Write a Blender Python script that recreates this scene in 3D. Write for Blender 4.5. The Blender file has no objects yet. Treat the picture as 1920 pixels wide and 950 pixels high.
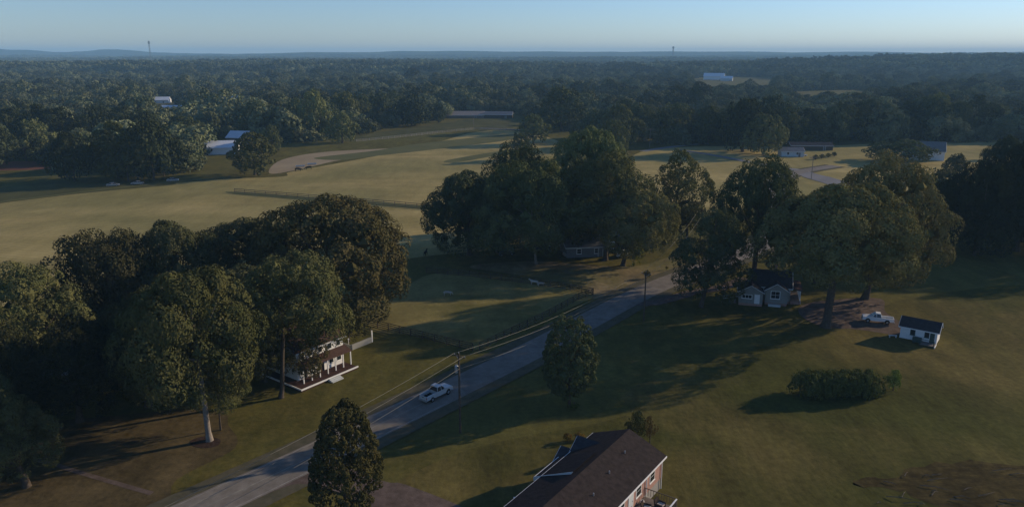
import bpy, math, random
import numpy as np
from mathutils import Vector, Matrix
R = math.radians
sc = bpy.context.scene

# ---------------------------------------------------------------- camera, sky, sun
CAM_H, FPX = 50.0, 1400.0
TH = math.atan((475 - 102) / FPX)
cam_d = bpy.data.cameras.new('camera'); cam = bpy.data.objects.new('camera', cam_d)
sc.collection.objects.link(cam)
cam.location = (0, 0, CAM_H); cam.rotation_euler = (R(90) - TH, 0, 0)
cam_d.sensor_width = 36; cam_d.lens = FPX / 1920 * 36
cam_d.clip_start = 0.5; cam_d.clip_end = 60000
sc.camera = cam

SUN_EL, SUN_AZ = 18.0, 24.0            # azimuth measured from +x towards +y
w = bpy.data.worlds.new('World'); sc.world = w; w.use_nodes = True
nt = w.node_tree; bg = nt.nodes['Background']
sky = nt.nodes.new('ShaderNodeTexSky'); sky.sky_type = 'NISHITA'; sky.sun_disc = False
sky.sun_elevation = R(SUN_EL); sky.sun_rotation = R(90 - SUN_AZ)
sky.altitude = 200; sky.air_density = 1.0; sky.dust_density = 0.15; sky.ozone_density = 5.5
hs = nt.nodes.new('ShaderNodeMix'); hs.data_type = 'RGBA'; hs.blend_type = 'MULTIPLY'
hs.inputs[0].default_value = 1; hs.inputs[7].default_value = (1.0, 0.98, 1.08, 1)
nt.links.new(sky.outputs[0], hs.inputs[6]); nt.links.new(hs.outputs[2], bg.inputs[0])
bg.inputs[1].default_value = 0.135
sl = bpy.data.lights.new('sun', 'SUN'); so = bpy.data.objects.new('sun', sl); sc.collection.objects.link(so)
sl.energy = 5.0; sl.angle = R(0.6); sl.color = (1.0, 0.81, 0.57)
sd = Vector((math.cos(R(SUN_AZ)) * math.cos(R(SUN_EL)), math.sin(R(SUN_AZ)) * math.cos(R(SUN_EL)), math.sin(R(SUN_EL))))
so.rotation_euler = (-sd).to_track_quat('-Z', 'Y').to_euler(); so.location = (60, 40, 90)
sc.view_settings.view_transform = 'Standard'; sc.view_settings.look = 'None'
sc.view_settings.exposure = -0.05; sc.view_settings.gamma = 1
sc.cycles.use_denoising = True
sc.cycles.max_bounces = 5; sc.cycles.diffuse_bounces = 2; sc.cycles.volume_bounces = 1
sc.cycles.transparent_max_bounces = 8

# ---------------------------------------------------------------- helpers
rng = np.random.default_rng(7); random.seed(7)
CT, ST = math.cos(TH), math.sin(TH)
def ray(u, v):
    x = (u - 960) / FPX; q = (475 - v) / FPX
    return (x, CT + q * ST, -ST + q * CT)
def at(u, v, z=0.0):
    d = ray(u, v); t = (z - CAM_H) / d[2]
    return Vector((d[0] * t, d[1] * t, z))
def atT(u, v):                       # the same on the rolling far terrain
    z = 0
    for _ in range(12):
        p = at(u, v, z); z = 0.5 * z + 0.5 * float(hgt(p.x, p.y))
    return Vector((p.x, p.y, z))
def top_z(v, y):
    d = ray(960, v); return CAM_H + y * d[2] / d[1]
def depth(y, z=0): return y * CT + (CAM_H - z) * ST
def mpp(y, z=8): return depth(y, z) / FPX      # metres per photo pixel

_ph = [(0.0011, 0.0007, 1.3), (-0.0006, 0.0013, 4.0), (0.0021, -0.0016, 0.4), (0.0003, 0.0030, 2.2), (0.0034, 0.0019, 5.1)]
def hgt(x, y):
    x = np.asarray(x, float); y = np.asarray(y, float)
    d = np.sqrt(x * x + y * y)
    s = np.clip((d - 650) / 1500, 0, 1); s = s * s * (3 - 2 * s)
    n = sum(np.sin(a * x + b * y + c) for a, b, c in _ph) / 5
    f = np.clip((d - 2500) / 6000, 0, 1); f = f * f * (3 - 2 * f)
    h = s * n * 13 + f * 30 + f * 18 * np.sin(x * 0.0009 + 1.0) * np.sin(y * 0.0006 + x * 0.0004)
    h = h + 30 * np.exp(-((x - 1150) / 620) ** 2 - ((y - 2050) / 420) ** 2)
    return h

def link(o, parent=None):
    sc.collection.objects.link(o)
    if parent: o.parent = parent
    return o
def tag(o, label=None, cat=None, group=None, kind=None):
    if label: o['label'] = label
    if cat: o['category'] = cat
    if group: o['group'] = group
    if kind: o['kind'] = kind
    return o
def empty(name, loc, rz=0, label=None, cat=None, group=None):
    o = bpy.data.objects.new(name, None); link(o); o.location = loc; o.rotation_euler = (0, 0, rz)
    o.empty_display_size = 0.3
    return tag(o, label, cat, group)
def copy_tree(o, parent=None):
    c = o.copy(); sc.collection.objects.link(c); c.parent = parent
    for ch in list(o.children): copy_tree(ch, c)
    return c

class MB:
    def __init__(s): s.v = []; s.f = []
    def add(s, vs, fs):
        b = len(s.v); s.v += [tuple(p) for p in vs]; s.f += [tuple(i + b for i in f) for f in fs]; return s
    def box(s, x0, x1, y0, y1, z0, z1):
        return s.add([(x0, y0, z0), (x1, y0, z0), (x1, y1, z0), (x0, y1, z0), (x0, y0, z1), (x1, y0, z1), (x1, y1, z1), (x0, y1, z1)],
                     [(0, 3, 2, 1), (4, 5, 6, 7), (0, 1, 5, 4), (1, 2, 6, 5), (2, 3, 7, 6), (3, 0, 4, 7)])
    def hexa(s, lo, hi):             # two quads, counter-clockwise from above
        return s.add(list(lo) + list(hi), [(3, 2, 1, 0), (4, 5, 6, 7), (0, 1, 5, 4), (1, 2, 6, 5), (2, 3, 7, 6), (3, 0, 4, 7)])
    def prism_y(s, prof, y0, y1):    # profile of (x, z), counter-clockwise seen from -y
        n = len(prof)
        return s.add([(x, y0, z) for x, z in prof] + [(x, y1, z) for x, z in prof],
                     [tuple(range(n)), tuple(range(2 * n - 1, n - 1, -1))] + [(i, n + i, n + (i + 1) % n, (i + 1) % n) for i in range(n)])
    def prism_x(s, prof, x0, x1):
        n = len(prof)
        return s.add([(x0, y, z) for y, z in prof] + [(x1, y, z) for y, z in prof],
                     [tuple(range(n - 1, -1, -1)), tuple(range(n, 2 * n))] + [(i, (i + 1) % n, n + (i + 1) % n, n + i) for i in range(n)])
    def tube(s, pts, rad, n=6):
        pts = [Vector(p) for p in pts]; rs = rad if isinstance(rad, (list, tuple)) else [rad] * len(pts)
        b = len(s.v)
        for i, p in enumerate(pts):
            t = (pts[min(i + 1, len(pts) - 1)] - pts[max(i - 1, 0)]).normalized()
            a = t.orthogonal() if abs(t.z) < 0.9 else Vector((1, 0, 0)); a = (a - t * a.dot(t)).normalized(); c = t.cross(a)
            if abs(t.z) < 0.9: a = Vector((0, 0, 1)); a = (a - t * a.dot(t)).normalized(); c = t.cross(a)
            for k in range(n):
                q = 2 * math.pi * k / n; s.v.append(tuple(p + (a * math.cos(q) + c * math.sin(q)) * rs[i]))
        for i in range(len(pts) - 1):
            for k in range(n):
                s.f.append((b + i * n + k, b + i * n + (k + 1) % n, b + (i + 1) * n + (k + 1) % n, b + (i + 1) * n + k))
        s.f.append(tuple(b + k for k in range(n - 1, -1, -1))); s.f.append(tuple(b + (len(pts) - 1) * n + k for k in range(n)))
        return s
    def mesh(s, name, m, smooth=False):
        me = bpy.data.meshes.new(name); me.from_pydata(s.v, [], s.f)
        for mm in (m if isinstance(m, (list, tuple)) else [m]): me.materials.append(mm)
        if smooth: me.polygons.foreach_set('use_smooth', [True] * len(me.polygons))
        me.update(); return me
    def build(s, name, m, parent=None, smooth=False):
        return link(bpy.data.objects.new(name, s.mesh(name, m, smooth)), parent)
def fast_mesh(name, V, Q, m):
    me = bpy.data.meshes.new(name); n = len(Q)
    me.vertices.add(len(V)); me.vertices.foreach_set('co', np.asarray(V, np.float32).ravel())
    k = Q.shape[1]
    me.loops.add(n * k); me.loops.foreach_set('vertex_index', np.asarray(Q, np.int32).ravel())
    me.polygons.add(n); me.polygons.foreach_set('loop_start', np.arange(0, n * k, k, dtype=np.int32))
    me.polygons.foreach_set('loop_total', np.full(n, k, np.int32))
    me.materials.append(m); me.update(calc_edges=True); return me

# ---------------------------------------------------------------- materials
def mat(name, c, c2=None, scale=1.0, rough=0.9, bump=0.0, bscale=None, metal=0.0, spec=0.02, stretch=None, big=None, bigc=None, objcol=False, fine=0, mow=0):
    m = bpy.data.materials.new(name); m.use_nodes = True; n = m.node_tree.nodes; L = m.node_tree.links
    b = n['Principled BSDF']; b.inputs['Roughness'].default_value = rough; b.inputs['Metallic'].default_value = metal
    b.inputs['Specular IOR Level'].default_value = spec
    b.inputs['Base Color'].default_value = (*c, 1)
    g = n.new('ShaderNodeNewGeometry'); vec = g.outputs['Position']
    if stretch:
        mp = n.new('ShaderNodeMapping'); mp.inputs['Rotation'].default_value = (0, 0, stretch[2]); mp.inputs['Scale'].default_value = (stretch[0], stretch[1], 1)
        L.new(vec, mp.inputs[0]); vec = mp.outputs[0]
    out = None
    if c2:
        t = n.new('ShaderNodeTexNoise'); t.inputs['Scale'].default_value = scale; t.inputs['Detail'].default_value = 6; t.inputs['Roughness'].default_value = 0.65
        L.new(vec, t.inputs['Vector'])
        r = n.new('ShaderNodeValToRGB'); r.color_ramp.elements[0].position = 0.34; r.color_ramp.elements[1].position = 0.66
        r.color_ramp.elements[0].color = (*c, 1); r.color_ramp.elements[1].color = (*c2, 1)
        L.new(t.outputs[0], r.inputs[0]); out = r.outputs[0]
        if big:
            t2 = n.new('ShaderNodeTexNoise'); t2.inputs['Scale'].default_value = big; t2.inputs['Detail'].default_value = 4; t2.inputs['Distortion'].default_value = 0.6
            L.new(g.outputs['Position'], t2.inputs['Vector'])
            r2 = n.new('ShaderNodeMapRange'); r2.inputs[1].default_value = 0.42; r2.inputs[2].default_value = 0.62
            L.new(t2.outputs[0], r2.inputs[0])
            mx = n.new('ShaderNodeMix'); mx.data_type = 'RGBA'; L.new(r2.outputs[0], mx.inputs[0]); L.new(out, mx.inputs[6]); mx.inputs[7].default_value = (*bigc, 1)
            out = mx.outputs[2]
    if fine:
        for sc_, am, st_ in ((1.1, fine, None), (0.22, fine, (1, .3, R(35))), (0.05, fine * .8, None)):
            t3 = n.new('ShaderNodeTexNoise'); t3.inputs['Scale'].default_value = sc_; t3.inputs['Detail'].default_value = 5; t3.inputs['Roughness'].default_value = .7
            v3 = g.outputs['Position']
            if st_:
                m3 = n.new('ShaderNodeMapping'); m3.inputs['Rotation'].default_value = (0, 0, st_[2]); m3.inputs['Scale'].default_value = (st_[0], st_[1], 1); L.new(v3, m3.inputs[0]); v3 = m3.outputs[0]
            L.new(v3, t3.inputs['Vector'])
            r3 = n.new('ShaderNodeMapRange'); r3.inputs[1].default_value = .3; r3.inputs[2].default_value = .7; r3.inputs[3].default_value = 1 - am; r3.inputs[4].default_value = 1 + am; L.new(t3.outputs[0], r3.inputs[0])
            s3 = n.new('ShaderNodeVectorMath'); s3.operation = 'SCALE'; L.new(out, s3.inputs[0]); L.new(r3.outputs[0], s3.inputs['Scale']); out = s3.outputs[0]
    if mow:
        wv = n.new('ShaderNodeTexWave'); wv.inputs['Scale'].default_value = .16; wv.inputs['Distortion'].default_value = 3; wv.inputs['Detail'].default_value = 2; wv.inputs['Detail Scale'].default_value = .3
        m4 = n.new('ShaderNodeMapping'); m4.inputs['Rotation'].default_value = (0, 0, mow); L.new(g.outputs['Position'], m4.inputs[0]); L.new(m4.outputs[0], wv.inputs['Vector'])
        r4 = n.new('ShaderNodeMapRange'); r4.inputs[3].default_value = .94; r4.inputs[4].default_value = 1.05; L.new(wv.outputs['Fac'], r4.inputs[0])
        s4 = n.new('ShaderNodeVectorMath'); s4.operation = 'SCALE'; L.new(out, s4.inputs[0]); L.new(r4.outputs[0], s4.inputs['Scale']); out = s4.outputs[0]
    if objcol:
        oi = n.new('ShaderNodeObjectInfo'); mx = n.new('ShaderNodeMix'); mx.data_type = 'RGBA'; mx.blend_type = 'MULTIPLY'; mx.inputs[0].default_value = 1
        if out: L.new(out, mx.inputs[6])
        else: mx.inputs[6].default_value = (*c, 1)
        L.new(oi.outputs['Color'], mx.inputs[7]); out = mx.outputs[2]
    if out: L.new(out, b.inputs['Base Color'])
    if bump:
        t = n.new('ShaderNodeTexNoise'); t.inputs['Scale'].default_value = bscale or scale; t.inputs['Detail'].default_value = 5
        L.new(vec, t.inputs['Vector'])
        bp = n.new('ShaderNodeBump'); bp.inputs['Strength'].default_value = min(1, bump); bp.inputs['Distance'].default_value = max(bump, 0.02) if bump > 1 else 0.1
        L.new(t.outputs[0], bp.inputs['Height']); L.new(bp.outputs[0], b.inputs['Normal'])
    return m
def foliage(name, c, c2, transl=0.12, scale=0.35, r0=0.72, r1=1.3):
    m = bpy.data.materials.new(name); m.use_nodes = True; n = m.node_tree.nodes; L = m.node_tree.links
    n.remove(n['Principled BSDF']); out = n['Material Output']
    g = n.new('ShaderNodeNewGeometry')
    t = n.new('ShaderNodeTexNoise'); t.inputs['Scale'].default_value = scale; t.inputs['Detail'].default_value = 5
    L.new(g.outputs['Position'], t.inputs['Vector'])
    r = n.new('ShaderNodeValToRGB'); r.color_ramp.elements[0].position = 0.36; r.color_ramp.elements[1].position = 0.66
    r.color_ramp.elements[0].color = (*c, 1); r.color_ramp.elements[1].color = (*c2, 1); L.new(t.outputs[0], r.inputs[0])
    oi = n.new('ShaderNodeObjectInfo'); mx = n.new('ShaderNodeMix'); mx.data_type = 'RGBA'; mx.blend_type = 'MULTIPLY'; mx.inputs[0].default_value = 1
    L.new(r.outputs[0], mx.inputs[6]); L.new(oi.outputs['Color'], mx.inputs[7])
    mr = n.new('ShaderNodeMapRange'); mr.inputs[3].default_value = r0; mr.inputs[4].default_value = r1; L.new(oi.outputs['Random'], mr.inputs[0])
    rn = n.new('ShaderNodeMapRange'); rn.inputs[3].default_value = 0.9; rn.inputs[4].default_value = 1.1; L.new(g.outputs['Random Per Island'], rn.inputs[0])
    mm = n.new('ShaderNodeMath'); mm.operation = 'MULTIPLY'; L.new(mr.outputs[0], mm.inputs[0]); L.new(rn.outputs[0], mm.inputs[1])
    tb = n.new('ShaderNodeTexNoise'); tb.inputs['Scale'].default_value = 0.006; tb.inputs['Detail'].default_value = 3; L.new(g.outputs['Position'], tb.inputs['Vector'])
    rb = n.new('ShaderNodeMapRange'); rb.inputs[1].default_value = .35; rb.inputs[2].default_value = .65; rb.inputs[3].default_value = 0.65; rb.inputs[4].default_value = 1.25; L.new(tb.outputs[0], rb.inputs[0])
    m3 = n.new('ShaderNodeMath'); m3.operation = 'MULTIPLY'; L.new(mm.outputs[0], m3.inputs[0]); L.new(rb.outputs[0], m3.inputs[1])
    vm = n.new('ShaderNodeVectorMath'); vm.operation = 'SCALE'; L.new(mx.outputs[2], vm.inputs[0]); L.new(m3.outputs[0], vm.inputs['Scale'])
    d = n.new('ShaderNodeBsdfDiffuse'); tr = n.new('ShaderNodeBsdfTranslucent'); ms = n.new('ShaderNodeMixShader'); ms.inputs[0].default_value = transl
    L.new(vm.outputs[0], d.inputs[0]); L.new(vm.outputs[0], tr.inputs[0]); L.new(d.outputs[0], ms.inputs[1]); L.new(tr.outputs[0], ms.inputs[2])
    L.new(ms.outputs[0], out.inputs[0]); return m

m_leaf = foliage('leaves', (0.078, 0.088, 0.042), (0.134, 0.132, 0.064))
m_needle = foliage('bush_leaves', (0.080, 0.100, 0.030), (0.16, 0.165, 0.05), 0.15, 1.2)
m_farleaf = foliage('far_leaves', (0.060, 0.074, 0.036), (0.135, 0.140, 0.072), 0.1, 0.12, 0.5, 1.7)
m_bark = mat('bark', (0.055, 0.042, 0.032), (0.10, 0.08, 0.062), 3.0, 0.95, 0.3)
m_barkpale = mat('pale_bark', (0.17, 0.145, 0.12), (0.26, 0.225, 0.19), 3.0, 0.95, 0.3)
m_grass = mat('grass', (0.066, 0.062, 0.016), (0.122, 0.098, 0.026), 0.35, 0.95, 0.5, 1.6, big=0.013, bigc=(0.095, 0.088, 0.025), fine=.22)
m_lawn = mat('lawn_grass', (0.072, 0.064, 0.018), (0.130, 0.102, 0.032), 0.10, 0.95, 0.5, 1.5, stretch=(1, 0.35, R(35)), big=0.03, bigc=(0.058, 0.058, 0.014), fine=.26)
m_meadow = mat('meadow_grass', (0.25, 0.20, 0.072), (0.40, 0.31, 0.125), 0.03, 0.95, 0.4, 0.8, stretch=(0.35, 1.6, R(8)), big=0.012, bigc=(0.22, 0.188, 0.070), fine=.14, mow=R(-75))
m_pasture = mat('pasture_grass', (0.10, 0.092, 0.028), (0.20, 0.162, 0.055), 0.12, 0.95, 0.5, 1.3, stretch=(0.5, 1.2, R(-20)), big=0.04, bigc=(0.20, 0.165, 0.06), fine=.2)
m_shadetone = mat('shade_toned_grass', (0.06, 0.062, 0.024), (0.085, 0.08, 0.03), 0.05, 0.95, fine=.15)  # tree shade over far meadow and paddock is put into this grass colour
m_olive = mat('mown_strip_grass', (0.095, 0.098, 0.04), (0.125, 0.12, 0.05), 0.08, 0.95)
m_tan = mat('dry_soil', (0.25, 0.195, 0.12), (0.31, 0.245, 0.15), 0.05, 0.95)
m_red = mat('red_clay', (0.13, 0.055, 0.035), (0.17, 0.08, 0.05), 0.08, 0.95)
m_gravel = mat('gravel', (0.095, 0.070, 0.055), (0.14, 0.105, 0.085), 0.7, 0.95, 0.3, 3, fine=.18)
m_earth = mat('bare_earth', (0.066, 0.050, 0.022), (0.105, 0.078, 0.036), 0.25, 0.95, 0.6, 1.2, fine=.25)
m_worn = mat('worn_ground', (0.13, 0.102, 0.052), (0.24, 0.185, 0.10), 0.2, 0.95, 0.4, 1.2, big=0.05, bigc=(0.13, 0.115, 0.045), fine=.22)
m_dirt = mat('ploughed_dirt', (0.040, 0.030, 0.012), (0.085, 0.064, 0.022), 0.5, 0.95, 0.25, 1.5, stretch=(0.5, 1.6, R(10)), fine=.35)
m_mulch = mat('mulch', (0.035, 0.022, 0.017), (0.06, 0.04, 0.03), 2, 0.95, 0.6)
m_asph = mat('asphalt', (0.155, 0.136, 0.112), (0.22, 0.195, 0.16), 0.5, 0.85, 0.1, 6, fine=.10)
m_asph2 = mat('pale_asphalt', (0.17, 0.165, 0.16), (0.21, 0.20, 0.19), 0.1, 0.9)
m_line = mat('road_paint', (0.34, 0.32, 0.28), (0.20, 0.18, 0.155), 0.9, 0.7)
m_white = mat('white_paint', (0.74, 0.73, 0.70), (0.66, 0.65, 0.62), 1.5, 0.55)
m_siding = mat('pale_siding', (0.52, 0.54, 0.53), (0.46, 0.48, 0.47), 1.2, 0.6)
m_bluesid = mat('grey_siding', (0.27, 0.265, 0.24), (0.23, 0.225, 0.205), 1.2, 0.7)
m_brick = mat('pink_brick', (0.40, 0.24, 0.19), (0.30, 0.175, 0.14), 5, 0.9, 0.2)
m_rbrown = mat('brown_shingle', (0.028, 0.022, 0.020), (0.046, 0.036, 0.032), 1.6, 0.9, 0.35, 4)
m_rred = mat('red_brown_roof', (0.070, 0.042, 0.034), (0.10, 0.062, 0.05), 1.5, 0.85, 0.3, 4)
m_rdark = mat('dark_shingle', (0.036, 0.034, 0.038), (0.055, 0.052, 0.055), 1.5, 0.9, 0.35, 4)
m_rwhite = mat('white_metal_roof', (0.62, 0.64, 0.65), (0.55, 0.57, 0.58), 0.3, 0.45)
m_rgrey = mat('grey_metal_roof', (0.18, 0.18, 0.18), (0.14, 0.14, 0.14), 0.5, 0.5)
m_glass = mat('window_glass', (0.02, 0.025, 0.03), rough=0.12, spec=0.6)
m_wood = mat('weathered_wood', (0.085, 0.068, 0.052), (0.13, 0.105, 0.082), 2.5, 0.9)
m_fence = mat('dark_fence_board', (0.060, 0.045, 0.034), (0.095, 0.073, 0.055), 2, 0.9)
m_deck = mat('deck_wood', (0.15, 0.125, 0.105), (0.21, 0.175, 0.15), 2.5, 0.85)
m_pole = mat('pole_wood', (0.07, 0.05, 0.038), (0.11, 0.085, 0.065), 4, 0.9)
m_metal = mat('galvanised_metal', (0.42, 0.43, 0.43), rough=0.45, metal=0.6)
m_wire = mat('aluminium_wire', (0.22, 0.21, 0.18), rough=0.5, metal=0.3)
m_cerm = mat('ceramic', (0.35, 0.33, 0.30), rough=0.3)
m_carw = mat('car_paint_white', (0.72, 0.72, 0.70), rough=0.28, spec=0.6)
m_cars = mat('car_paint_silver', (0.42, 0.43, 0.44), rough=0.3, metal=0.5, spec=0.6)
m_card = mat('car_paint_dark', (0.02, 0.022, 0.028), rough=0.22, spec=0.7)
m_tyre = mat('tyre_rubber', (0.018, 0.018, 0.018), rough=0.9)
m_rim = mat('wheel_metal', (0.45, 0.45, 0.46), rough=0.35, metal=0.8)
m_lampr = mat('tail_lamp', (0.25, 0.015, 0.012), rough=0.3)
m_lamph = mat('head_lamp', (0.75, 0.75, 0.72), rough=0.15)
m_black = mat('black_hide', (0.018, 0.015, 0.013), rough=0.7)
m_hidew = mat('white_hide', (0.45, 0.42, 0.36), (0.36, 0.32, 0.27), 1.5, 0.8)
m_rattan = mat('dark_wicker', (0.035, 0.025, 0.02), (0.06, 0.045, 0.035), 6, 0.8)
m_cushion = mat('tan_cushion', (0.48, 0.40, 0.32), rough=0.9)
m_teal = mat('dark_green_tarp', (0.035, 0.06, 0.055), (0.05, 0.08, 0.07), 2, 0.6)
m_stick = mat('dead_branch', (0.11, 0.09, 0.07), (0.19, 0.16, 0.13), 3, 0.9)
m_hill = foliage('far_hill_woods', (0.03, 0.04, 0.025), (0.05, 0.06, 0.03), 0.0, 0.004)

# ---------------------------------------------------------------- ground and sheets
def nonuni(lo, hi, n, p=2.2):
    t = np.linspace(-1, 1, n); s = np.sign(t) * np.abs(t) ** p
    return np.where(s < 0, -s * lo, s * hi)
gx = nonuni(-12500, 12500, 201); gy = np.concatenate([np.linspace(-250, 700, 8), 700 + 13100 * np.linspace(0.004, 1, 150) ** 1.8])
X, Y = np.meshgrid(gx, gy); Z = hgt(X, Y)
nx, ny = len(gx), len(gy)
idx = np.arange(nx * ny).reshape(ny, nx)
Q = np.stack([idx[:-1, :-1], idx[:-1, 1:], idx[1:, 1:], idx[1:, :-1]], -1).reshape(-1, 4)
me = fast_mesh('ground', np.stack([X, Y, Z], -1).reshape(-1, 3), Q, m_grass)
me.polygons.foreach_set('use_smooth', np.ones(len(me.polygons), bool))
tag(link(bpy.data.objects.new('ground', me)), kind='structure', label='rolling grass ground')

def spline(pts, sub=6, closed=True):
    n = len(pts); out = []
    for i in range(n if closed else n - 1):
        g = lambda k: Vector(pts[k % n]) if closed else Vector(pts[min(max(k, 0), n - 1)])
        p0, p1, p2, p3 = g(i - 1), g(i), g(i + 1), g(i + 2)
        for k in range(sub):
            t = k / sub
            out.append(0.5 * ((2 * p1) + (p2 - p0) * t + (2 * p0 - 5 * p1 + 4 * p2 - p3) * t * t + (3 * p1 - p0 - 3 * p2 + p3) * t ** 3))
    if not closed: out.append(Vector(pts[-1]))
    return out
LAYER = [0]
def sheet(name, px, m, z=None, sub=6, jit=0.0, label=None, world=False):
    if z is None: LAYER[0] += 1; z = 0.004 * LAYER[0]
    pts = [Vector(p) if world else Vector(at(*p)[:2]) for p in px]
    pts = [Vector((p[0], p[1], 0)) for p in pts]
    pts = spline(pts, sub) if sub > 1 else pts
    if jit: pts = [p + Vector((random.uniform(-jit, jit), random.uniform(-jit, jit), 0)) for p in pts]
    a = sum(p.x * q.y - q.x * p.y for p, q in zip(pts, pts[1:] + pts[:1]))
    if a < 0: pts.reverse()
    import mathutils
    tri = mathutils.geometry.tessellate_polygon([pts])
    mb = MB(); mb.v = [(p.x, p.y, z) for p in pts]; mb.f = []
    for t in tri:
        A, B, C = (pts[i] for i in t)
        mb.f.append(tuple(t) if (B - A).cross(C - A).z > 0 else tuple(reversed(t)))
    o = mb.build(name, m); return tag(o, kind='structure', label=label)
def ribbon(name, pts, wd, m, z, label=None, offs=0.0, sub=6):
    c = spline([Vector((p[0], p[1], 0)) for p in pts], sub, False); mb = MB(); n = len(c)
    for i, p in enumerate(c):
        t = (c[min(i + 1, n - 1)] - c[max(i - 1, 0)]).normalized(); nn = Vector((-t.y, t.x, 0))
        ww = wd[min(int(i / sub), len(wd) - 1)] if isinstance(wd, list) else wd
        a, b = p + nn * (offs - ww / 2), p + nn * (offs + ww / 2); mb.v += [(a.x, a.y, z), (b.x, b.y, z)]
    mb.f = [(2 * i, 2 * i + 2, 2 * i + 3, 2 * i + 1) for i in range(n - 1)]
    return tag(mb.build(name, m), kind='structure', label=label)

# large fields (lowest sheets first)
sheet('field', [(-300, 420), (0, 381), (200, 357), (400, 337), (530, 331), (545, 322), (640, 305), (790, 275), (890, 248), (960, 245), (1040, 262), (1080, 300), (1060, 400), (1000, 455), (800, 480), (640, 500), (300, 520), (-300, 600)], m_meadow, label='open hay field beyond the trees')
sheet('field', [(1190, 290), (1300, 275), (1500, 276), (1640, 270), (1990, 262), (2100, 330), (1850, 345), (1500, 380), (1330, 400), (1200, 360)], m_meadow, label='pale field behind the right trees')
sheet('field', [(0, 352), (120, 338), (330, 344), (200, 358), (0, 378), (-200, 400), (-200, 370)], m_shadetone, label='meadow strip below the left wood with shade put into its colour')  # darker sheet carries the shade on this meadow in its colour
sheet('field', [(-150, 306), (0, 303), (104, 303), (108, 316), (0, 320), (-150, 325)], m_red, label='red clay field at the left edge', sub=3)
sheet('field', [(528, 300), (610, 285), (760, 277), (820, 273), (740, 288), (640, 300), (560, 318), (505, 325)], m_tan, label='pinkish bare soil beside the hay field')
sheet('field', [(590, 296), (700, 283), (800, 268), (960, 252), (958, 262), (800, 282), (700, 293), (640, 300)], m_olive, label='green mown strip in the hay field')
sheet('field', [(840, 300), (960, 280), (962, 285), (860, 304)], m_olive, label='short darker strip near the centre trees')
sheet('field', [(835, 210), (905, 209), (960, 214), (905, 220), (838, 221)], m_tan, label='tan stubble field far behind the white fence', sub=2)
sheet('field', [(640, 262), (700, 250), (900, 222), (960, 226), (960, 240), (890, 240), (670, 264)], m_shadetone, label='paddock behind the white fence, tree shade put into its colour', sub=3)  # shadow of the nearby trees laid in as darker grass
sheet('field', [(440, 359), (600, 371), (850, 390), (846, 396), (600, 377), (440, 364)], m_olive, label='rough strip along the field fence', sub=3)
sheet('lawn', [(690, 960), (870, 845), (1170, 780), (1180, 730), (1440, 640), (1560, 612), (1640, 600), (1700, 560), (1990, 540), (2300, 700), (2300, 1100), (1500, 1150), (850, 1100)], m_lawn, label='mown lawn around the houses')
sheet('lawn', [(690, 610), (790, 520), (880, 515), (990, 525), (1108, 550), (1080, 572), (960, 625), (895, 655), (790, 630)], m_pasture, label='fenced pasture beside the road')
sheet('lawn', [(880, 500), (1000, 490), (1180, 500), (1265, 480), (1290, 500), (1210, 525), (1120, 560), (1100, 543), (1000, 520)], m_worn, label='worn ground under the centre trees')
sheet('lawn', [(-300, 780), (60, 790), (385, 765), (430, 800), (440, 840), (330, 900), (260, 980), (-300, 1000)], m_earth, label='brown bare yard at lower left')
m_patch = m_earth
sheet('dirt_patch', [(1665, 893), (1760, 868), (1960, 872), (2100, 900), (2100, 1010), (1850, 990), (1700, 925), (1605, 905)], m_dirt, jit=0.7, label='dark broken soil at lower right')
sheet('gravel_drive', [(1505, 572), (1560, 562), (1650, 560), (1660, 585), (1690, 606), (1690, 628), (1610, 618), (1540, 612), (1500, 590)], m_gravel, label='pinkish gravel yard by the small house')
# main road
Lp = [(-60, 47), (-38, 75.5), (-24.9, 91.1), (-8.2, 110), (2.6, 122.5), (15.2, 138), (27, 151.8), (38, 163), (52, 176), (75, 196)]
road_c = [(-63, 42.5), (-34.9, 75.2), (-23.6, 88.6), (-6.6, 109.2), (3.6, 121.8), (14.8, 136.6), (25.0, 150.2), (36, 163), (50, 177), (70, 200), (88, 240), (104, 290), (122, 322), (150, 345)]
# finer centre line from the photo: mean of both edges
ribbon('road_verge', road_c, 10.5, mat('verge', (0.075, 0.07, 0.042), (0.115, 0.10, 0.065), 0.6, 0.95, 0.3), 0.11, 'worn grass verge of the road')
ribbon('road', road_c, 6.1, m_asph, 0.118, 'two-lane asphalt road')
for off, wd_, nm in ((2.7, 0.12, 'left edge line'), (-2.7, 0.12, 'right edge line')):
    ribbon('road_marking', [(-60, 46.5)] + road_c[1:3] + [(-12, 102.6)], wd_, m_line, 0.124, 'white ' + nm + ' of the road', off)
ribbon('road_marking', [(-60, 46.5)] + road_c[1:3] + [(-12, 102.6)], 0.13, mat('faded_paint', (0.30, 0.28, 0.22), (0.17, 0.165, 0.15), 0.9, 0.7), 0.124, 'faded centre line of the road', 0)
sheet('gravel_drive', [(470, 940), (520, 906), (585, 872), (625, 862), (660, 880), (725, 904), (760, 909), (870, 952), (960, 1000), (840, 1010), (700, 955), (640, 925), (570, 908), (530, 915)], m_gravel, z=0.114, label='gravel driveway turning off the road')
ribbon('gravel_drive', [at(1160, 566), at(1225, 568), at(1300, 548), at(1350, 540), at(1400, 522)], 3.2, m_gravel, 0.112, 'track from the road to the small house')
ribbon('dirt_path', [at(60, 862), at(95, 868), at(150, 886), at(250, 915), at(285, 925)], 0.7, m_gravel, 0.072, 'pale trodden path at lower left')
ribbon('gravel_drive', [at(60, 700), at(170, 696), at(250, 691), at(300, 680)], 2.6, m_asph2, 0.10, 'strip of drive under the left trees, sunlight put into its pale colour')  # sunlit ground between the trees, its light painted in by a pale colour
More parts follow.
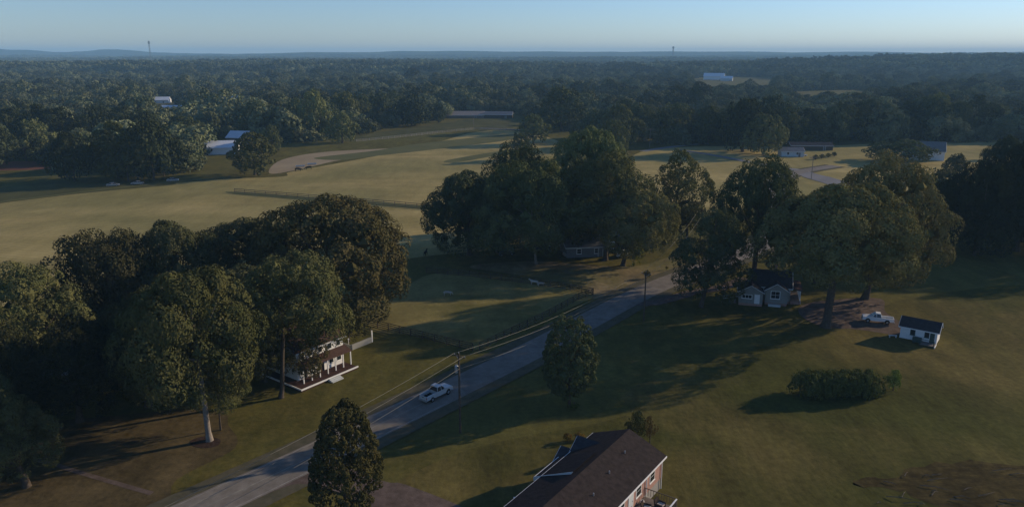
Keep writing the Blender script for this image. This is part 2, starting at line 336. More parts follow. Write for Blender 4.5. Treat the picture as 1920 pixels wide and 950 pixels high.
sheet('mulch_bed', [(358, 826), (385, 818), (412, 824), (408, 836), (380, 840), (360, 835)], m_mulch, z=0.09, label='dark mulch ring round the pale trunk')
ribbon('road', [atT(1205, 284), atT(1250, 277), atT(1310, 270)], 4.5, m_asph2, 0.12, 'thin pale lane behind the centre trees')
ribbon('road', [at(1270, 281), at(1330, 290), at(1400, 303), at(1480, 318), at(1530, 332), at(1600, 352)], [4, 4, 5, 9, 11, 11], m_asph2, 0.116, 'pale curving lane behind the round dark tree')
ribbon('road', [at(900, 241), at(960, 243), at(1010, 246)], 4, m_asph2, 0.12, 'short pale lane beyond the hay field')
ribbon('dirt_path', [at(0, 379), at(200, 355), at(330, 341), at(420, 333)], 2.0, m_olive, 0.10, 'pale farm track along the left edge of the field')

# far hills
def hill_ridge(name, label, u0, u1, y, vs, depth_m=900):
    us = np.linspace(u0, u1, 90); mb = MB(); prof = np.interp(us, [a for a, b in vs], [b for a, b in vs])
    rr = np.random.default_rng(int(y)); prof = prof + np.convolve(rr.normal(0, 0.9, 90), np.ones(3) / 3, 'same')
    for u, v in zip(us, prof):
        zt = top_z(v, y); x = (u - 960) / FPX * depth(y, zt)
        g = float(hgt(x, y))
        mb.v += [(x * (y - depth_m) / y, y - depth_m, -0.5), (x, y, zt), (x * 1.03, y + depth_m * 0.6, -0.5)]
    mb.f = [f for i in range(89) for f in ((3 * i, 3 * i + 3, 3 * i + 4, 3 * i + 1), (3 * i + 1, 3 * i + 4, 3 * i + 5, 3 * i + 2))]
    return tag(mb.build(name, m_hill, smooth=True), kind='structure', label=label)
hill_ridge('hills', 'blue mountain ridge at far left', -420, 560, 7600, [(-420, 99), (-100, 96), (0, 92), (40, 93), (100, 98), (160, 97), (190, 92.5), (230, 94), (300, 99), (400, 101), (560, 104)], 900)
hill_ridge('hills', 'low blue wooded skyline', -300, 2220, 6900, [(-300, 108), (300, 104), (500, 100), (590, 98), (700, 98.5), (760, 95), (800, 96), (950, 98), (1200, 97), (1500, 98), (1600, 97.5), (1800, 100), (2220, 102)])
hill_ridge('hills', 'second wooded skyline nearer than the first', -300, 2220, 6100, [(-300, 112), (0, 111), (60, 107), (200, 107), (400, 102), (600, 101), (1000, 103), (1250, 104), (1450, 102), (1650, 103), (1900, 104), (2220, 106)])

# ---------------------------------------------------------------- trees
PROF = {
    'broad': ([0, .12, .3, .5, .7, .85, 1], [.62, .92, 1, .95, .82, .66, .38]),
    'round': ([0, .1, .3, .5, .7, .88, 1], [.55, .85, 1, 1, .88, .66, .38]),
    'tall':  ([0, .1, .3, .5, .7, .88, 1], [.45, .80, 1, .95, .82, .58, .30]),
    'pear':  ([0, .08, .25, .45, .7, .9, 1], [.22, .55, .92, 1, .86, .62, .34]),
    'airy':  ([0, .15, .35, .6, .8, 1], [.30, .75, 1, .9, .65, .2]),
    'hedge': ([0, .2, .5, .8, 1], [.95, 1, 1, .95, .7]),
}
def crown_arrays(kind, seed, H, nl, lr, nq, leaf, zf=0.8, core=True, jitter=0.4, sub=7, inner=0.15, gap=0.0, wobk=1.0):
    """unit-radius crown of height H: leaf quads lying on clumps that sit on lobes"""
    r = np.random.default_rng(seed); zt, rp = PROF[kind]
    t = r.uniform(0.02, 1, nl); t = np.where(r.random(nl) < 0.3, 0.35 + 0.65 * t, t)
    a = r.uniform(0, 2 * np.pi, nl) + 0.0
    wob = 1 + wobk * (0.13 * np.sin(a * 2 + seed) + 0.10 * np.sin(a * 3 + 2.1 * seed + 3 * t) + r.normal(0, 0.09, nl))
    rad = np.interp(t, zt, rp) * wob
    lrad = lr * r.uniform(0.5, 1.4, nl) * (0.75 + 0.25 * np.interp(t, zt, rp))
    rr = np.where(r.random(nl) < inner, r.uniform(0.1, 0.6, nl), r.uniform(0.86, 1.02, nl)) * np.clip(rad - lrad * 0.7, 0.02, None)
    C = np.stack([rr * np.cos(a), rr * np.sin(a), t * (H - lrad * 1.1) * (1 + 0.05 * wobk * np.sin(a * 2 + 1.7 * seed) * t) + lrad * 0.4], 1)
    # clumps on lobes
    ns = nl * sub; li = np.repeat(np.arange(nl), sub)
    d = r.normal(size=(ns, 3)); d[:, 2] = d[:, 2] * 0.9 + 0.25
    out = C[li] * np.array([1, 1, 0.5]); out[:, 2] -= 0.1; out /= (np.linalg.norm(out, axis=1, keepdims=True) + 1e-6)
    d = d / np.linalg.norm(d, axis=1, keepdims=True) + out * 0.5; d /= np.linalg.norm(d, axis=1, keepdims=True)
    crad = lrad[li] * r.uniform(0.40, 0.72, ns)
    P = C[li] + d * (lrad[li] * 0.72)[:, None] * np.array([1, 1, zf])
    ci = r.choice(ns, nq, p=crad ** 2 / np.sum(crad ** 2))
    e = r.normal(size=(nq, 3)); e /= np.linalg.norm(e, axis=1, keepdims=True)
    e = e + d[ci] * 0.8; e /= np.linalg.norm(e, axis=1, keepdims=True)
    L = P[ci] + e * (crad[ci] * r.uniform(0.90, 1.06, nq))[:, None] * np.array([1, 1, 0.85])
    # drop leaves buried in other lobes
    keep = np.ones(nq, bool)
    for k in range(0, nq, 4000):
        dd = np.linalg.norm(L[k:k + 4000, None, :] - C[None], axis=2) / lrad[None]
        keep[k:k + 4000] = dd.min(1) > 0.70
    keep &= L[:, 2] > -0.05 * H
    if gap: keep &= r.random(nq) > gap
    L = L[keep]; e = e[keep]; n = len(L)
    nrm = e + r.normal(size=(n, 3)) * jitter; nrm /= np.linalg.norm(nrm, axis=1, keepdims=True)
    up = np.where(np.abs(nrm[:, 2:3]) < 0.9, np.array([[0, 0, 1.0]]), np.array([[1.0, 0, 0]]))
    tx = np.cross(up, nrm); tx /= np.linalg.norm(tx, axis=1, keepdims=True); ty = np.cross(nrm, tx)
    th = r.uniform(0, 2 * np.pi, n)[:, None]; a1 = tx * np.cos(th) + ty * np.sin(th); a2 = np.cross(nrm, a1)
    s = (leaf * r.uniform(0.45, 1.35, n))[:, None] * 0.5
    V = np.stack([L - a1 * s, L + a2 * s * 0.75, L + a1 * s, L - a2 * s * 0.75], 1).reshape(-1, 3)
    Qd = np.arange(4 * n).reshape(-1, 4)
    if core:                                     # dark heart of each lobe: an octahedron, as quads of two
        o = np.array([[1, 0, 0], [0, 1, 0], [-1, 0, 0], [0, -1, 0], [0, 0, 1], [0, 0, -1]], float)
        F = np.array([[0, 1, 4, 4], [1, 2, 4, 4], [2, 3, 4, 4], [3, 0, 4, 4], [1, 0, 5, 5], [2, 1, 5, 5], [3, 2, 5, 5], [0, 3, 5, 5]])
        ang = r.uniform(0, 3.1, nl); ca, sa = np.cos(ang), np.sin(ang)
        ox = o[None] * (lrad * 0.40)[:, None, None]; rx = ox[..., 0] * ca[:, None] - ox[..., 1] * sa[:, None]; ry = ox[..., 0] * sa[:, None] + ox[..., 1] * ca[:, None]
        CV = np.stack([rx, ry, ox[..., 2] * zf], 2) + C[:, None, :]
        # build as triangles turned into thin quads through edge midpoints
        A = CV[:, F[:, 0]]; B = CV[:, F[:, 1]]; T = CV[:, F[:, 2]]; Mi = (A + B) / 2
        V2 = np.stack([A, Mi, B, T], 2).reshape(-1, 3); Q2 = np.arange(len(V2)).reshape(-1, 4) + len(V)
        V = np.vstack([V, V2]); Qd = np.vstack([Qd, Q2])
    return V, Qd, C, lrad
CROWN = {}
def crown_mesh(key, m=m_leaf, **k):
    V, Qd, C, lr_ = crown_arrays(**k)
    V[:, :2] /= np.percentile(np.hypot(V[:, 0], V[:, 1]), 97.5); V[:, 2] -= np.percentile(V[:, 2], 1); V[:, 2] *= k['H'] / np.percentile(V[:, 2], 99.7)
    CROWN[key] = (fast_mesh('crown', V, Qd, m), C, k['H'])
for i in range(3):
    crown_mesh(f'broad{i}', kind='broad', seed=11 + i, H=1.25, nl=95, lr=.25, nq=62000, leaf=.031, jitter=.24)
for i in range(2):
    crown_mesh(f'round{i}', kind='round', seed=31 + i, H=1.85, nl=100, lr=.25, nq=58000, leaf=.033, jitter=.24)
for i in range(2):
    crown_mesh(f'tall{i}', kind='tall', seed=51 + i, H=2.2, nl=110, lr=.26, nq=54000, leaf=.036, jitter=.24)
crown_mesh('pear0', kind='pear', seed=71, H=2.9, nl=420, lr=.15, nq=46000, leaf=.058, inner=.1, sub=4, jitter=.3, wobk=.55, gap=.12)
crown_mesh('pear1', kind='pear', seed=72, H=2.9, nl=420, lr=.14, nq=46000, leaf=.058, inner=.1, sub=4, jitter=.3, wobk=.55, gap=.12)
crown_mesh('airy0', kind='airy', seed=81, H=1.3, nl=80, lr=.20, nq=15000, leaf=.046, core=False, zf=.5, inner=.3)
for i in range(4):
    crown_mesh(f'mid{i}', kind=('broad', 'round', 'tall', 'round')[i], seed=90 + i, H=(1.3, 1.8, 2.3, 1.6)[i], nl=60, lr=.28, nq=5000, leaf=.105)
crown_mesh('shrub0', m_needle, kind='round', seed=99, H=1.7, nl=50, lr=.28, nq=4000, leaf=.10)

def trunk_mesh(h0, r0, htop, cx, cy, rad, seed, m=m_bark, limbs=9, lim_h=None):
    """tapered trunk with flare, then limbs that run up into the crown"""
    r = random.Random(seed); mb = MB(); lean = (cx * 0.35, cy * 0.35)
    hb = h0
    mb.tube([(0, 0, -0.3), (0.02, 0, 0.25), (lean[0] * .2, lean[1] * .2, 1.3), (lean[0] * .6, lean[1] * .6, hb * .6), (lean[0], lean[1], hb)], [r0 * 1.75, r0 * 1.3, r0, r0 * .88, r0 * .78], 9)
    mb.tube([(lean[0], lean[1], hb), (cx * .7, cy * .7, hb + (htop - hb) * .45), (cx, cy, htop * .92)], [r0 * .78, r0 * .4, r0 * .07], 7)
    for k in range(limbs):
        a = 2 * math.pi * k / limbs + r.uniform(-.4, .4); q = r.uniform(.35, .62) * rad; z0 = hb + (htop - hb) * r.uniform(-.05, .35)
        f = (z0 - hb) / (htop - hb); sx, sy = lean[0] + (cx - lean[0]) * max(0, f), lean[1] + (cy - lean[1]) * max(0, f)
        ex, ey = cx + math.cos(a) * q, cy + math.sin(a) * q; ez = z0 + (htop - hb) * r.uniform(.22, .5)
        mb.tube([(sx, sy, z0), ((sx + ex) / 2 + r.uniform(-.3, .3), (sy + ey) / 2, z0 + (ez - z0) * .38), (ex, ey, ez)], [r0 * .42, r0 * .26, r0 * .06], 5)
    return mb.mesh('trunk', m, True)
NT = [0]
def tree(u, vb, vt, vcb, w, key, label, uc=None, tint=(1, 1, 1), name='tree', cat='tree', group=None, r0=None, bark=m_bark, dy=0.0, limbs=9, lowk=0.13):
    """u, vb: foot of the trunk; vt, vcb: crown top and crown bottom; w: crown width; uc: crown centre"""
    NT[0] += 1; p = at(u, vb); y = p.y
    k = mpp(y, 10); W = w * k * 1.08; cx = ((uc if uc is not None else u) - u) * k
    yc = y - 0.0; ht = top_z(vt + 0.06 * 0, yc); hc = max(0.3, top_z(min(vb - 0.06 * (vb - vt), vcb + lowk * (vb - vt)), yc - W * 0.12))
    root = empty(name, p, 0, label, cat, group)
    ms, C, H = CROWN[key]
    hc = min(hc, ht - W * 0.35)
    r0 = r0 or 0.022 * ht + 0.12
    me = trunk_mesh(max(hc + (ht - hc) * .12, 1.2), r0, ht, cx, dy, W / 2, NT[0], bark, limbs)
    link(bpy.data.objects.new('trunk', me), root)
    c = link(bpy.data.objects.new('crown', ms), root); c.location = (cx, dy, hc); c.rotation_euler = (0, 0, random.uniform(0, 6.28))
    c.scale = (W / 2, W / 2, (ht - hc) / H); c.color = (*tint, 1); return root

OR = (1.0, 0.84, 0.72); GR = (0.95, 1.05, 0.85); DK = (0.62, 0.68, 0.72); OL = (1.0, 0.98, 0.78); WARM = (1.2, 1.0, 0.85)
# left group
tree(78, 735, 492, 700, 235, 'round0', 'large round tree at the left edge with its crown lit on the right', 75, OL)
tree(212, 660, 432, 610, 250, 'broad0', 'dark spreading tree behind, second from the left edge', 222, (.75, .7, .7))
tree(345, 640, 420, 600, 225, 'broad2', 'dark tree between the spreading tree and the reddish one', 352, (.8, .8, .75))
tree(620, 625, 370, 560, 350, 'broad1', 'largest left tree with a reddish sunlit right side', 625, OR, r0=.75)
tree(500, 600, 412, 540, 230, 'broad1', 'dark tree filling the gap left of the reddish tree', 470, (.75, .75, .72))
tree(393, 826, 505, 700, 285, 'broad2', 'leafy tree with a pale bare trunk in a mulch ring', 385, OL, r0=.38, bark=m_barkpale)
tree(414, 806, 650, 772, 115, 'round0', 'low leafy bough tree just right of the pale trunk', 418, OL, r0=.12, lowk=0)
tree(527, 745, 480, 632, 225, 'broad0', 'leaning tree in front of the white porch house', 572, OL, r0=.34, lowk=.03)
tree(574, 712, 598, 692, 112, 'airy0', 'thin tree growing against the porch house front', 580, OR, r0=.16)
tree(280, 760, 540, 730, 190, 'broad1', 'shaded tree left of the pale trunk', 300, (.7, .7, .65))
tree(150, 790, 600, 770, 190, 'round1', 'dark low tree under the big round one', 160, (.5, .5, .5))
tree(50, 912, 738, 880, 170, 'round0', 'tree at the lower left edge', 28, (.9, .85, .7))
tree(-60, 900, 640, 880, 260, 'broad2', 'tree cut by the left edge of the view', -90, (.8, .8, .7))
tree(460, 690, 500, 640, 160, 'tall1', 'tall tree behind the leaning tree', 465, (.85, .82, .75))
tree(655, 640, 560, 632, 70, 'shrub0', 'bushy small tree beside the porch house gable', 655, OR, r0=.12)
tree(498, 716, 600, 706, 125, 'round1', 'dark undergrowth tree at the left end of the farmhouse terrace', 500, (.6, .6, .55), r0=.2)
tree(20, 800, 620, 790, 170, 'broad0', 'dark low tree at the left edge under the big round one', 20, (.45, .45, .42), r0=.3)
tree(210, 715, 600, 705, 150, 'broad2', 'dark tree on the sun-toned drive strip under the left trees', 215, (.5, .5, .47), r0=.3)
# front and middle
tree(650, 1010, 758, 985, 128, 'pear0', 'narrow bushy tree at the bottom edge beside the road', 655, (1.0, .86, .66), r0=.22, lowk=0)
tree(1067, 762, 592, 746, 96, 'pear1', 'single upright oval tree on the lawn right of the road', 1066, (.85, .95, .85), r0=.2, lowk=0)
tree(1195, 838, 770, 818, 44, 'shrub0', 'small dark ornamental tree beyond the brown roof', 1192, (.7, .7, .8), r0=.08)
tree(1218, 832, 780, 812, 30, 'airy0', 'tiny twiggy tree beside the brown roof', 1216, (1.3, .9, .7), r0=.05)
# centre group
tree(1005, 495, 300, 462, 225, 'broad0', 'centre tree with a slim pale trunk beside the parked cars', 990, GR, r0=.3, bark=m_barkpale, lowk=.02)
tree(880, 478, 325, 470, 185, 'broad2', 'low spreading tree at the left of the centre group', 878, (.85, .95, .85))
tree(985, 440, 272, 410, 150, 'broad0', 'back tree with a pointed top left of centre', 972, (.8, .92, .85))
tree(1135, 488, 285, 455, 195, 'round1', 'tall centre tree with a thick dark trunk', 1140, (1.05, 1.05, .88), r0=.55, lowk=.03)
tree(1110, 450, 240, 400, 190, 'broad1', 'highest tree at the back of the centre group', 1100, (.9, 1, .85))
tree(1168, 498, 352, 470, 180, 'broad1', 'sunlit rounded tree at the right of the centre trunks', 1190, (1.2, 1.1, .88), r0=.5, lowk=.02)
tree(1262, 450, 282, 405, 150, 'airy0', 'open airy tree with visible limbs right of the centre group', 1268, (1.15, 1.1, .85), r0=.35, limbs=14, lowk=0)
tree(1288, 448, 375, 425, 90, 'mid0', 'low bushy tree in front of the round dark crown', 1285, (1.05, 1.0, .85))
tree(1188, 498, 445, 496, 34, 'shrub0', 'small shrubby tree beside the thick trunk', 1190, (1.1, 1.05, .8), r0=.06)
tree(925, 470, 330, 450, 150, 'broad1', 'dark tree filling the left of the centre group', 925, (.75, .85, .8))
tree(1060, 470, 320, 440, 140, 'broad2', 'dark tree between the two centre trunks', 1055, (.78, .88, .82))
# right group
tree(1412, 532, 296, 470, 172, 'broad0', 'dark domed tree behind the small house', 1413, (.62, .7, .62), r0=.6, lowk=0)
tree(1315, 575, 392, 540, 142, 'tall1', 'dark drooping tree left of the small house', 1332, (.72, .8, .75), r0=.45)
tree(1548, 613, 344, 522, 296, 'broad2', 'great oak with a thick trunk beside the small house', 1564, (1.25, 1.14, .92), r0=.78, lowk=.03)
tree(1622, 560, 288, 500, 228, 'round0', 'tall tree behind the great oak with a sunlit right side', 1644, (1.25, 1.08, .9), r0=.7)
tree(1528, 530, 380, 470, 110, 'round1', 'dark tree between the small house and the oak', 1515, (.6, .66, .6), lowk=0)
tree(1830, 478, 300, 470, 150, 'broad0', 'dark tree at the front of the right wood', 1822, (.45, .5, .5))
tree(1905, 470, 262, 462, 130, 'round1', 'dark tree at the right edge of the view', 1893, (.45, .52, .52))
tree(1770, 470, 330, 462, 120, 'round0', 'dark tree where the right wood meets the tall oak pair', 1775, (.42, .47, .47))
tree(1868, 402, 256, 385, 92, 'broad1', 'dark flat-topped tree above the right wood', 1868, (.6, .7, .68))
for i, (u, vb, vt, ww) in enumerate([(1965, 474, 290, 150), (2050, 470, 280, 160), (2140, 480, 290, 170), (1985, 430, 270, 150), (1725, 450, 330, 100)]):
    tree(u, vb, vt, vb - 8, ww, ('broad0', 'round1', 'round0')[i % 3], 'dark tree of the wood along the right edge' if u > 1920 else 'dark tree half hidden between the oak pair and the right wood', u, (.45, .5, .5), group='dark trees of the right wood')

# mid-distance trees
def small(u, vb, vt, w, label, key=None, tint=(1, 1, 1), group=None, name='tree'):
    key = key or random.choice(['mid0', 'mid1', 'mid3']); return tree(u, vb, vt, vb - 0.12 * (vb - vt), w, key, label, u, tint, name, 'tree', group, limbs=4)
dkk = None
LT = (1.25, 1.3, 1.05)
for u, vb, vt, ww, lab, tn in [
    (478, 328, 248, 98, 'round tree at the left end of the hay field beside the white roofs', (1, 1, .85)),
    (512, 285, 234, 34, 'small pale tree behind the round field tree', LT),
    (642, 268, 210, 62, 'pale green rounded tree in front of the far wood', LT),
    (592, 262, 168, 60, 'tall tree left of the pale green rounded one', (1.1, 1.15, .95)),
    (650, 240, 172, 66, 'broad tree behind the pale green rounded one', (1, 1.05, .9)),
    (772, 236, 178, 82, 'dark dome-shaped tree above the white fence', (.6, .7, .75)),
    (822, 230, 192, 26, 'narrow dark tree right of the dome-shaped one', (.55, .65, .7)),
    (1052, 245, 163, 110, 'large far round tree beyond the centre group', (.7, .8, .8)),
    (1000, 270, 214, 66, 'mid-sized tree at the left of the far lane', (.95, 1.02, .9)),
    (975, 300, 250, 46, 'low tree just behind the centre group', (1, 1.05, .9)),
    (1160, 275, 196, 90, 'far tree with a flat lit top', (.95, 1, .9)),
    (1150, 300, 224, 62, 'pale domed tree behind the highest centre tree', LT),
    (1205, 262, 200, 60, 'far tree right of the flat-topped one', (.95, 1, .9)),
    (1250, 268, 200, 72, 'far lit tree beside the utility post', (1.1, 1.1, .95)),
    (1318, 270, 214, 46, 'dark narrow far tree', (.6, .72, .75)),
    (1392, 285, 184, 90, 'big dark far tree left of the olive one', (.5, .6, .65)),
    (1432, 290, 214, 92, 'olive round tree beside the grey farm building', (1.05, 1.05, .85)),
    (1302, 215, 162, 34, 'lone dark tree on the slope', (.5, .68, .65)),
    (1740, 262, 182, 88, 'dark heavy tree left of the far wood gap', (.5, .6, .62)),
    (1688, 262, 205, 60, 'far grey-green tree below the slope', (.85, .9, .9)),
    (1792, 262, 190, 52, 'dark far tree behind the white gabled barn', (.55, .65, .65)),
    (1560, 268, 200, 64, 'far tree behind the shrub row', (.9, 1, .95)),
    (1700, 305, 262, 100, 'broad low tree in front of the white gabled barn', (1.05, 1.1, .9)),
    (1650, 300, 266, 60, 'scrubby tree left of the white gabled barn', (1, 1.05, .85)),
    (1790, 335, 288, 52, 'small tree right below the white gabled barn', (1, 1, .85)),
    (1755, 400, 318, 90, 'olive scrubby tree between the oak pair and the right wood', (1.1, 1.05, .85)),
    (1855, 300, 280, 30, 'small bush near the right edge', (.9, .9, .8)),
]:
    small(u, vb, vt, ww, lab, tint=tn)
for i in range(4): small((1529, 1541, 1553, 1564)[i], (299, 297, 295, 293)[i], (290, 289, 287, 285)[i], 11, ('leftmost', 'second from left', 'third from left', 'rightmost')[i] + ' of the four small round shrubs in a row by the curving lane', 'mid3', (.9, .9, .7), 'row of round shrubs', 'shrub')

def proj(x, y, z):
    dep = y * CT + (CAM_H - z) * ST; uy = (z - CAM_H) * CT + y * ST
    return 960 + FPX * x / dep, 475 - FPX * uy / dep
def inpoly(px, u, v):
    c = False; n = len(px)
    for i in range(n):
        x1, y1 = px[i]; x2, y2 = px[(i + 1) % n]
        if (y1 > v) != (y2 > v) and u < (x2 - x1) * (v - y1) / (y2 - y1) + x1: c = not c
    return c
placed = []
MARKS = [(20, 'the red clay'), (165, 'the grey cottage'), (235, 'the parked white cars'), (324, 'the last white car'), (410, 'the white-roofed barn'), (478, 'the round field tree'), (556, 'the lone white car'),
         (642, 'the pale rounded tree'), (724, 'the cottage'), (1150, 'the pale domed tree'), (1218, 'the far utility post'), (1318, 'the narrow dark tree'), (1392, 'the big dark tree'), (1486, 'the farm building'),
         (1550, 'the shrub row'), (1688, 'the scrubby trees'), (1768, 'the white gabled house'), (1868, 'the flat-topped tree'), (1930, 'the photo edge')]
def wood_row(pts, label, group, sp=9.5, tints=((1, 1, 1),), hh=(17, 25), rows=2, rsp=10, seed=1):
    r = random.Random(seed)
    P = [at(*p) for p in pts]
    for k in range(rows):
        for A, B in zip(P, P[1:]):
            n = max(1, int((B - A).length / sp)); nn = Vector((0, 1, 0))
            for i in range(n):
                if len(placed) > 235: return
                t = (i + r.uniform(.1, .9)) / n; p = A.lerp(B, t) + nn * (k * rsp + r.uniform(-2.5, 2.5)); p.z = float(hgt(p.x, p.y))
                h = r.uniform(*hh); W = h * r.uniform(.8, 1.15)
                key_ = r.choice(['mid0', 'mid1', 'mid2', 'mid3']); ms, C, H = CROWN[key_]
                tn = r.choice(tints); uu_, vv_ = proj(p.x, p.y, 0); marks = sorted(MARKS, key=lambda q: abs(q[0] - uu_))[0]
                adj = ('pale ' if sum(tn) > 2.9 else 'blackish ' if sum(tn) < 1.6 else 'dark ' if sum(tn) < 2.2 else 'mid-green ')
                adj = ('tall ' if h > hh[0] + .62 * (hh[1] - hh[0]) else 'low ' if h < hh[0] + .3 * (hh[1] - hh[0]) else '') + adj + {'mid0': 'broad ', 'mid1': 'rounded ', 'mid2': 'upright ', 'mid3': 'full '}[key_]
                root = empty('tree', p, 0, adj + ('front-row', 'second-row', 'third-row')[k] + ' tree of ' + label + (', left of ' if uu_ < marks[0] else ', right of ') + marks[1], 'tree', group)
                root_t = link(bpy.data.objects.new('trunk', TR), root); root_t.scale = (h / 20, h / 20, h / 20)
                c = link(bpy.data.objects.new('crown', ms), root); hc = h * .10
                c.location = (0, 0, hc); c.rotation_euler = (0, 0, r.uniform(0, 6.28)); c.scale = (W / 2, W / 2, (h - hc) / H)
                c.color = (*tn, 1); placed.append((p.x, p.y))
TR = trunk_mesh(4, .35, 17, 0, 0, 5, 5, m_bark, 4)
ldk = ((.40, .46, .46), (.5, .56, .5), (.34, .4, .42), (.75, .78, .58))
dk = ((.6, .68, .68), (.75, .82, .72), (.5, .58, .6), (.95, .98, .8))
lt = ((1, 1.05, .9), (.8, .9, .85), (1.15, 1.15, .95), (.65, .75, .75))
wood_row([(-60, 322), (60, 300), (105, 300)], 'the clay-field wood', 'trees by the red clay field', tints=dk, rows=1, seed=2)
wood_row([(112, 340), (210, 342), (335, 335)], 'the dark left wood', 'front trees of the left wood', 12, ldk, rows=2, rsp=13, seed=3)
wood_row([(-80, 285), (100, 283), (300, 285), (380, 275)], 'the inner left wood', 'inner trees of the left wood', 14, ldk, rows=2, seed=4)
wood_row([(450, 262), (560, 262), (600, 250), (735, 228)], 'the tan-soil wood', 'trees behind the tan soil', 14, lt, rows=2, rsp=14, seed=5)
wood_row([(1290, 272), (1500, 270), (1640, 262), (1820, 258), (1960, 262)], 'the far right wood', 'trees of the right far wood wall', 16, dk, rows=2, rsp=16, hh=(17, 27), seed=6)
wood_row([(1100, 262), (1200, 262), (1290, 268)], 'the centre copse', 'copse behind the centre group', 11, lt, rows=2, seed=8)
wood_row([(1850, 452), (1980, 452)], 'the near right wood', 'inner trees of the right wood', 10, ((.42, .48, .5),), rows=3, rsp=12, hh=(14, 19), seed=9)

# forest beyond: instanced crowns and canopy patches (one mass nobody could count)
def src(name, V, Qd, m=m_farleaf):
    return bpy.data.objects.new(name, fast_mesh(name, V, Qd, m))
fcol = bpy.data.collections.new('forest_sources'); pcol = bpy.data.collections.new('canopy_sources')
for i in range(5):
    V, Qd, C, l = crown_arrays(('broad', 'round', 'tall', 'round', 'broad')[i], 200 + i, (1.15, 1.5, 1.9, 1.35, 1.2)[i], 34, .34, 3200, .13, jitter=.4)
    fcol.objects.link(src('forest_crown_%s' % 'abcde'[i], V * (7.8, 7.0, 6.0, 7.5, 8.4)[i], Qd))
for i in range(3):
    r = np.random.default_rng(300 + i); Vs, Qs = [], []; b = 0
    for k in range(42):
        V, Qd, C, l = crown_arrays('broad', 400 + 40 * i + k, 1.15, 9, .5, 130, .55, core=True)
        s = r.uniform(5, 10); off = np.array([r.uniform(-35, 35), r.uniform(-35, 35), r.uniform(6, 12)])
        V = V * s + off; Vs.append(V); Qs.append(Qd + b); b += len(V)
    pcol.objects.link(src('canopy_patch_%s' % 'abc'[i], np.vstack(Vs), np.vstack(Qs)))
def scatter(name, label, pts, col, idxs, scl, n, z=0):
    me = bpy.data.meshes.new(name); me.vertices.add(len(pts)); me.vertices.foreach_set('co', np.asarray(pts, np.float32).ravel())
    a = me.attributes.new('pick', 'INT', 'POINT'); a.data.foreach_set('value', np.asarray(idxs, np.int32))
    a = me.attributes.new('size', 'FLOAT_VECTOR', 'POINT'); a.data.foreach_set('vector', np.asarray(scl, np.float32).ravel())
    a = me.attributes.new('turn', 'FLOAT', 'POINT'); a.data.foreach_set('value', rng.uniform(0, 6.28, len(pts)).astype(np.float32))
    o = tag(link(bpy.data.objects.new(name, me)), label, kind='stuff')
    g = bpy.data.node_groups.new(name, 'GeometryNodeTree')
    g.interface.new_socket('Geometry', in_out='INPUT', socket_type='NodeSocketGeometry'); g.interface.new_socket('Geometry', in_out='OUTPUT', socket_type='NodeSocketGeometry')
    N, L = g.nodes, g.links; gi = N.new('NodeGroupInput'); go = N.new('NodeGroupOutput')
    ci = N.new('GeometryNodeCollectionInfo'); ci.inputs[0].default_value = col; ci.inputs[1].default_value = True; ci.inputs[2].default_value = True
    ip = N.new('GeometryNodeInstanceOnPoints'); ip.inputs['Pick Instance'].default_value = True
    def attr(nm, ty):
        x = N.new('GeometryNodeInputNamedAttribute'); x.data_type = ty; x.inputs[0].default_value = nm; return x.outputs[0]
    m2p = N.new('GeometryNodeMeshToPoints'); L.new(gi.outputs[0], m2p.inputs[0])
    L.new(m2p.outputs[0], ip.inputs['Points']); L.new(ci.outputs[0], ip.inputs['Instance']); L.new(attr('pick', 'INT'), ip.inputs['Instance Index'])
    cx = N.new('ShaderNodeCombineXYZ'); L.new(attr('turn', 'FLOAT'), cx.inputs[2]); L.new(cx.outputs[0], ip.inputs['Rotation']); L.new(attr('size', 'FLOAT_VECTOR'), ip.inputs['Scale'])
    L.new(ip.outputs[0], go.inputs[0]); md = o.modifiers.new('scatter', 'NODES'); md.node_group = g
    return o
# clearings in photo coordinates (ground positions)
CLEAR = [[(-700, 1200), (-700, 325), (0, 322), (108, 318), (110, 338), (395, 322), (400, 270), (450, 268), (560, 266), (640, 262), (735, 238), (838, 221), (835, 209), (960, 211), (1060, 240), (1100, 268), (1290, 274), (1640, 266), (1960, 266), (2100, 300), (2700, 320), (2700, 1200)],
         [(1285, 149), (1340, 143), (1440, 145), (1480, 152), (1440, 176), (1300, 176)],
         [(1470, 172), (1600, 168), (1720, 174), (1640, 198), (1480, 200)], [(375, 189), (460, 189), (460, 212), (375, 212)],
         [(265, 192), (350, 188), (370, 240), (290, 240)], [(350, 262), (500, 256), (500, 310), (350, 320)],
         [(-50, 298), (108, 298), (108, 320), (-50, 325)]]
pts = []; N0 = 30000
yy = 330 + (1750 - 330) * rng.random(N0 * 2) ** 0.75; xx = (rng.random(N0 * 2) * 2 - 1) * (yy * 0.80 + 60)
zz = hgt(xx, yy); uu, vv = proj(xx, yy, zz)
grid = set()
for x, y, z, u, v in zip(xx, yy, zz, uu, vv):
    c = 9.5 if y < 900 else 11.5
    g = (int(x // c), int(y // c), c)
    if g in grid: continue
    if any(inpoly(P, u, v) for P in CLEAR): continue
    if any(abs(px - x) < 6 and abs(py - y) < 6 for px, py in placed): continue
    grid.add(g); pts.append((x, y, z - 0.5))
pts = np.array(pts); n = len(pts)
s = rng.uniform(.65, 1.25, n) * np.where(rng.random(n) < .16, 1.45, 1.0); size = np.stack([s * rng.uniform(.85, 1.15, n), s * rng.uniform(.85, 1.15, n), s * rng.uniform(.85, 1.2, n)], 1)
fn = np.sin(pts[:, 0] * .011 + 1) * np.sin(pts[:, 1] * .009) + .6 * np.sin(pts[:, 0] * .027 - pts[:, 1] * .021)
size *= (1 + .16 * fn)[:, None]
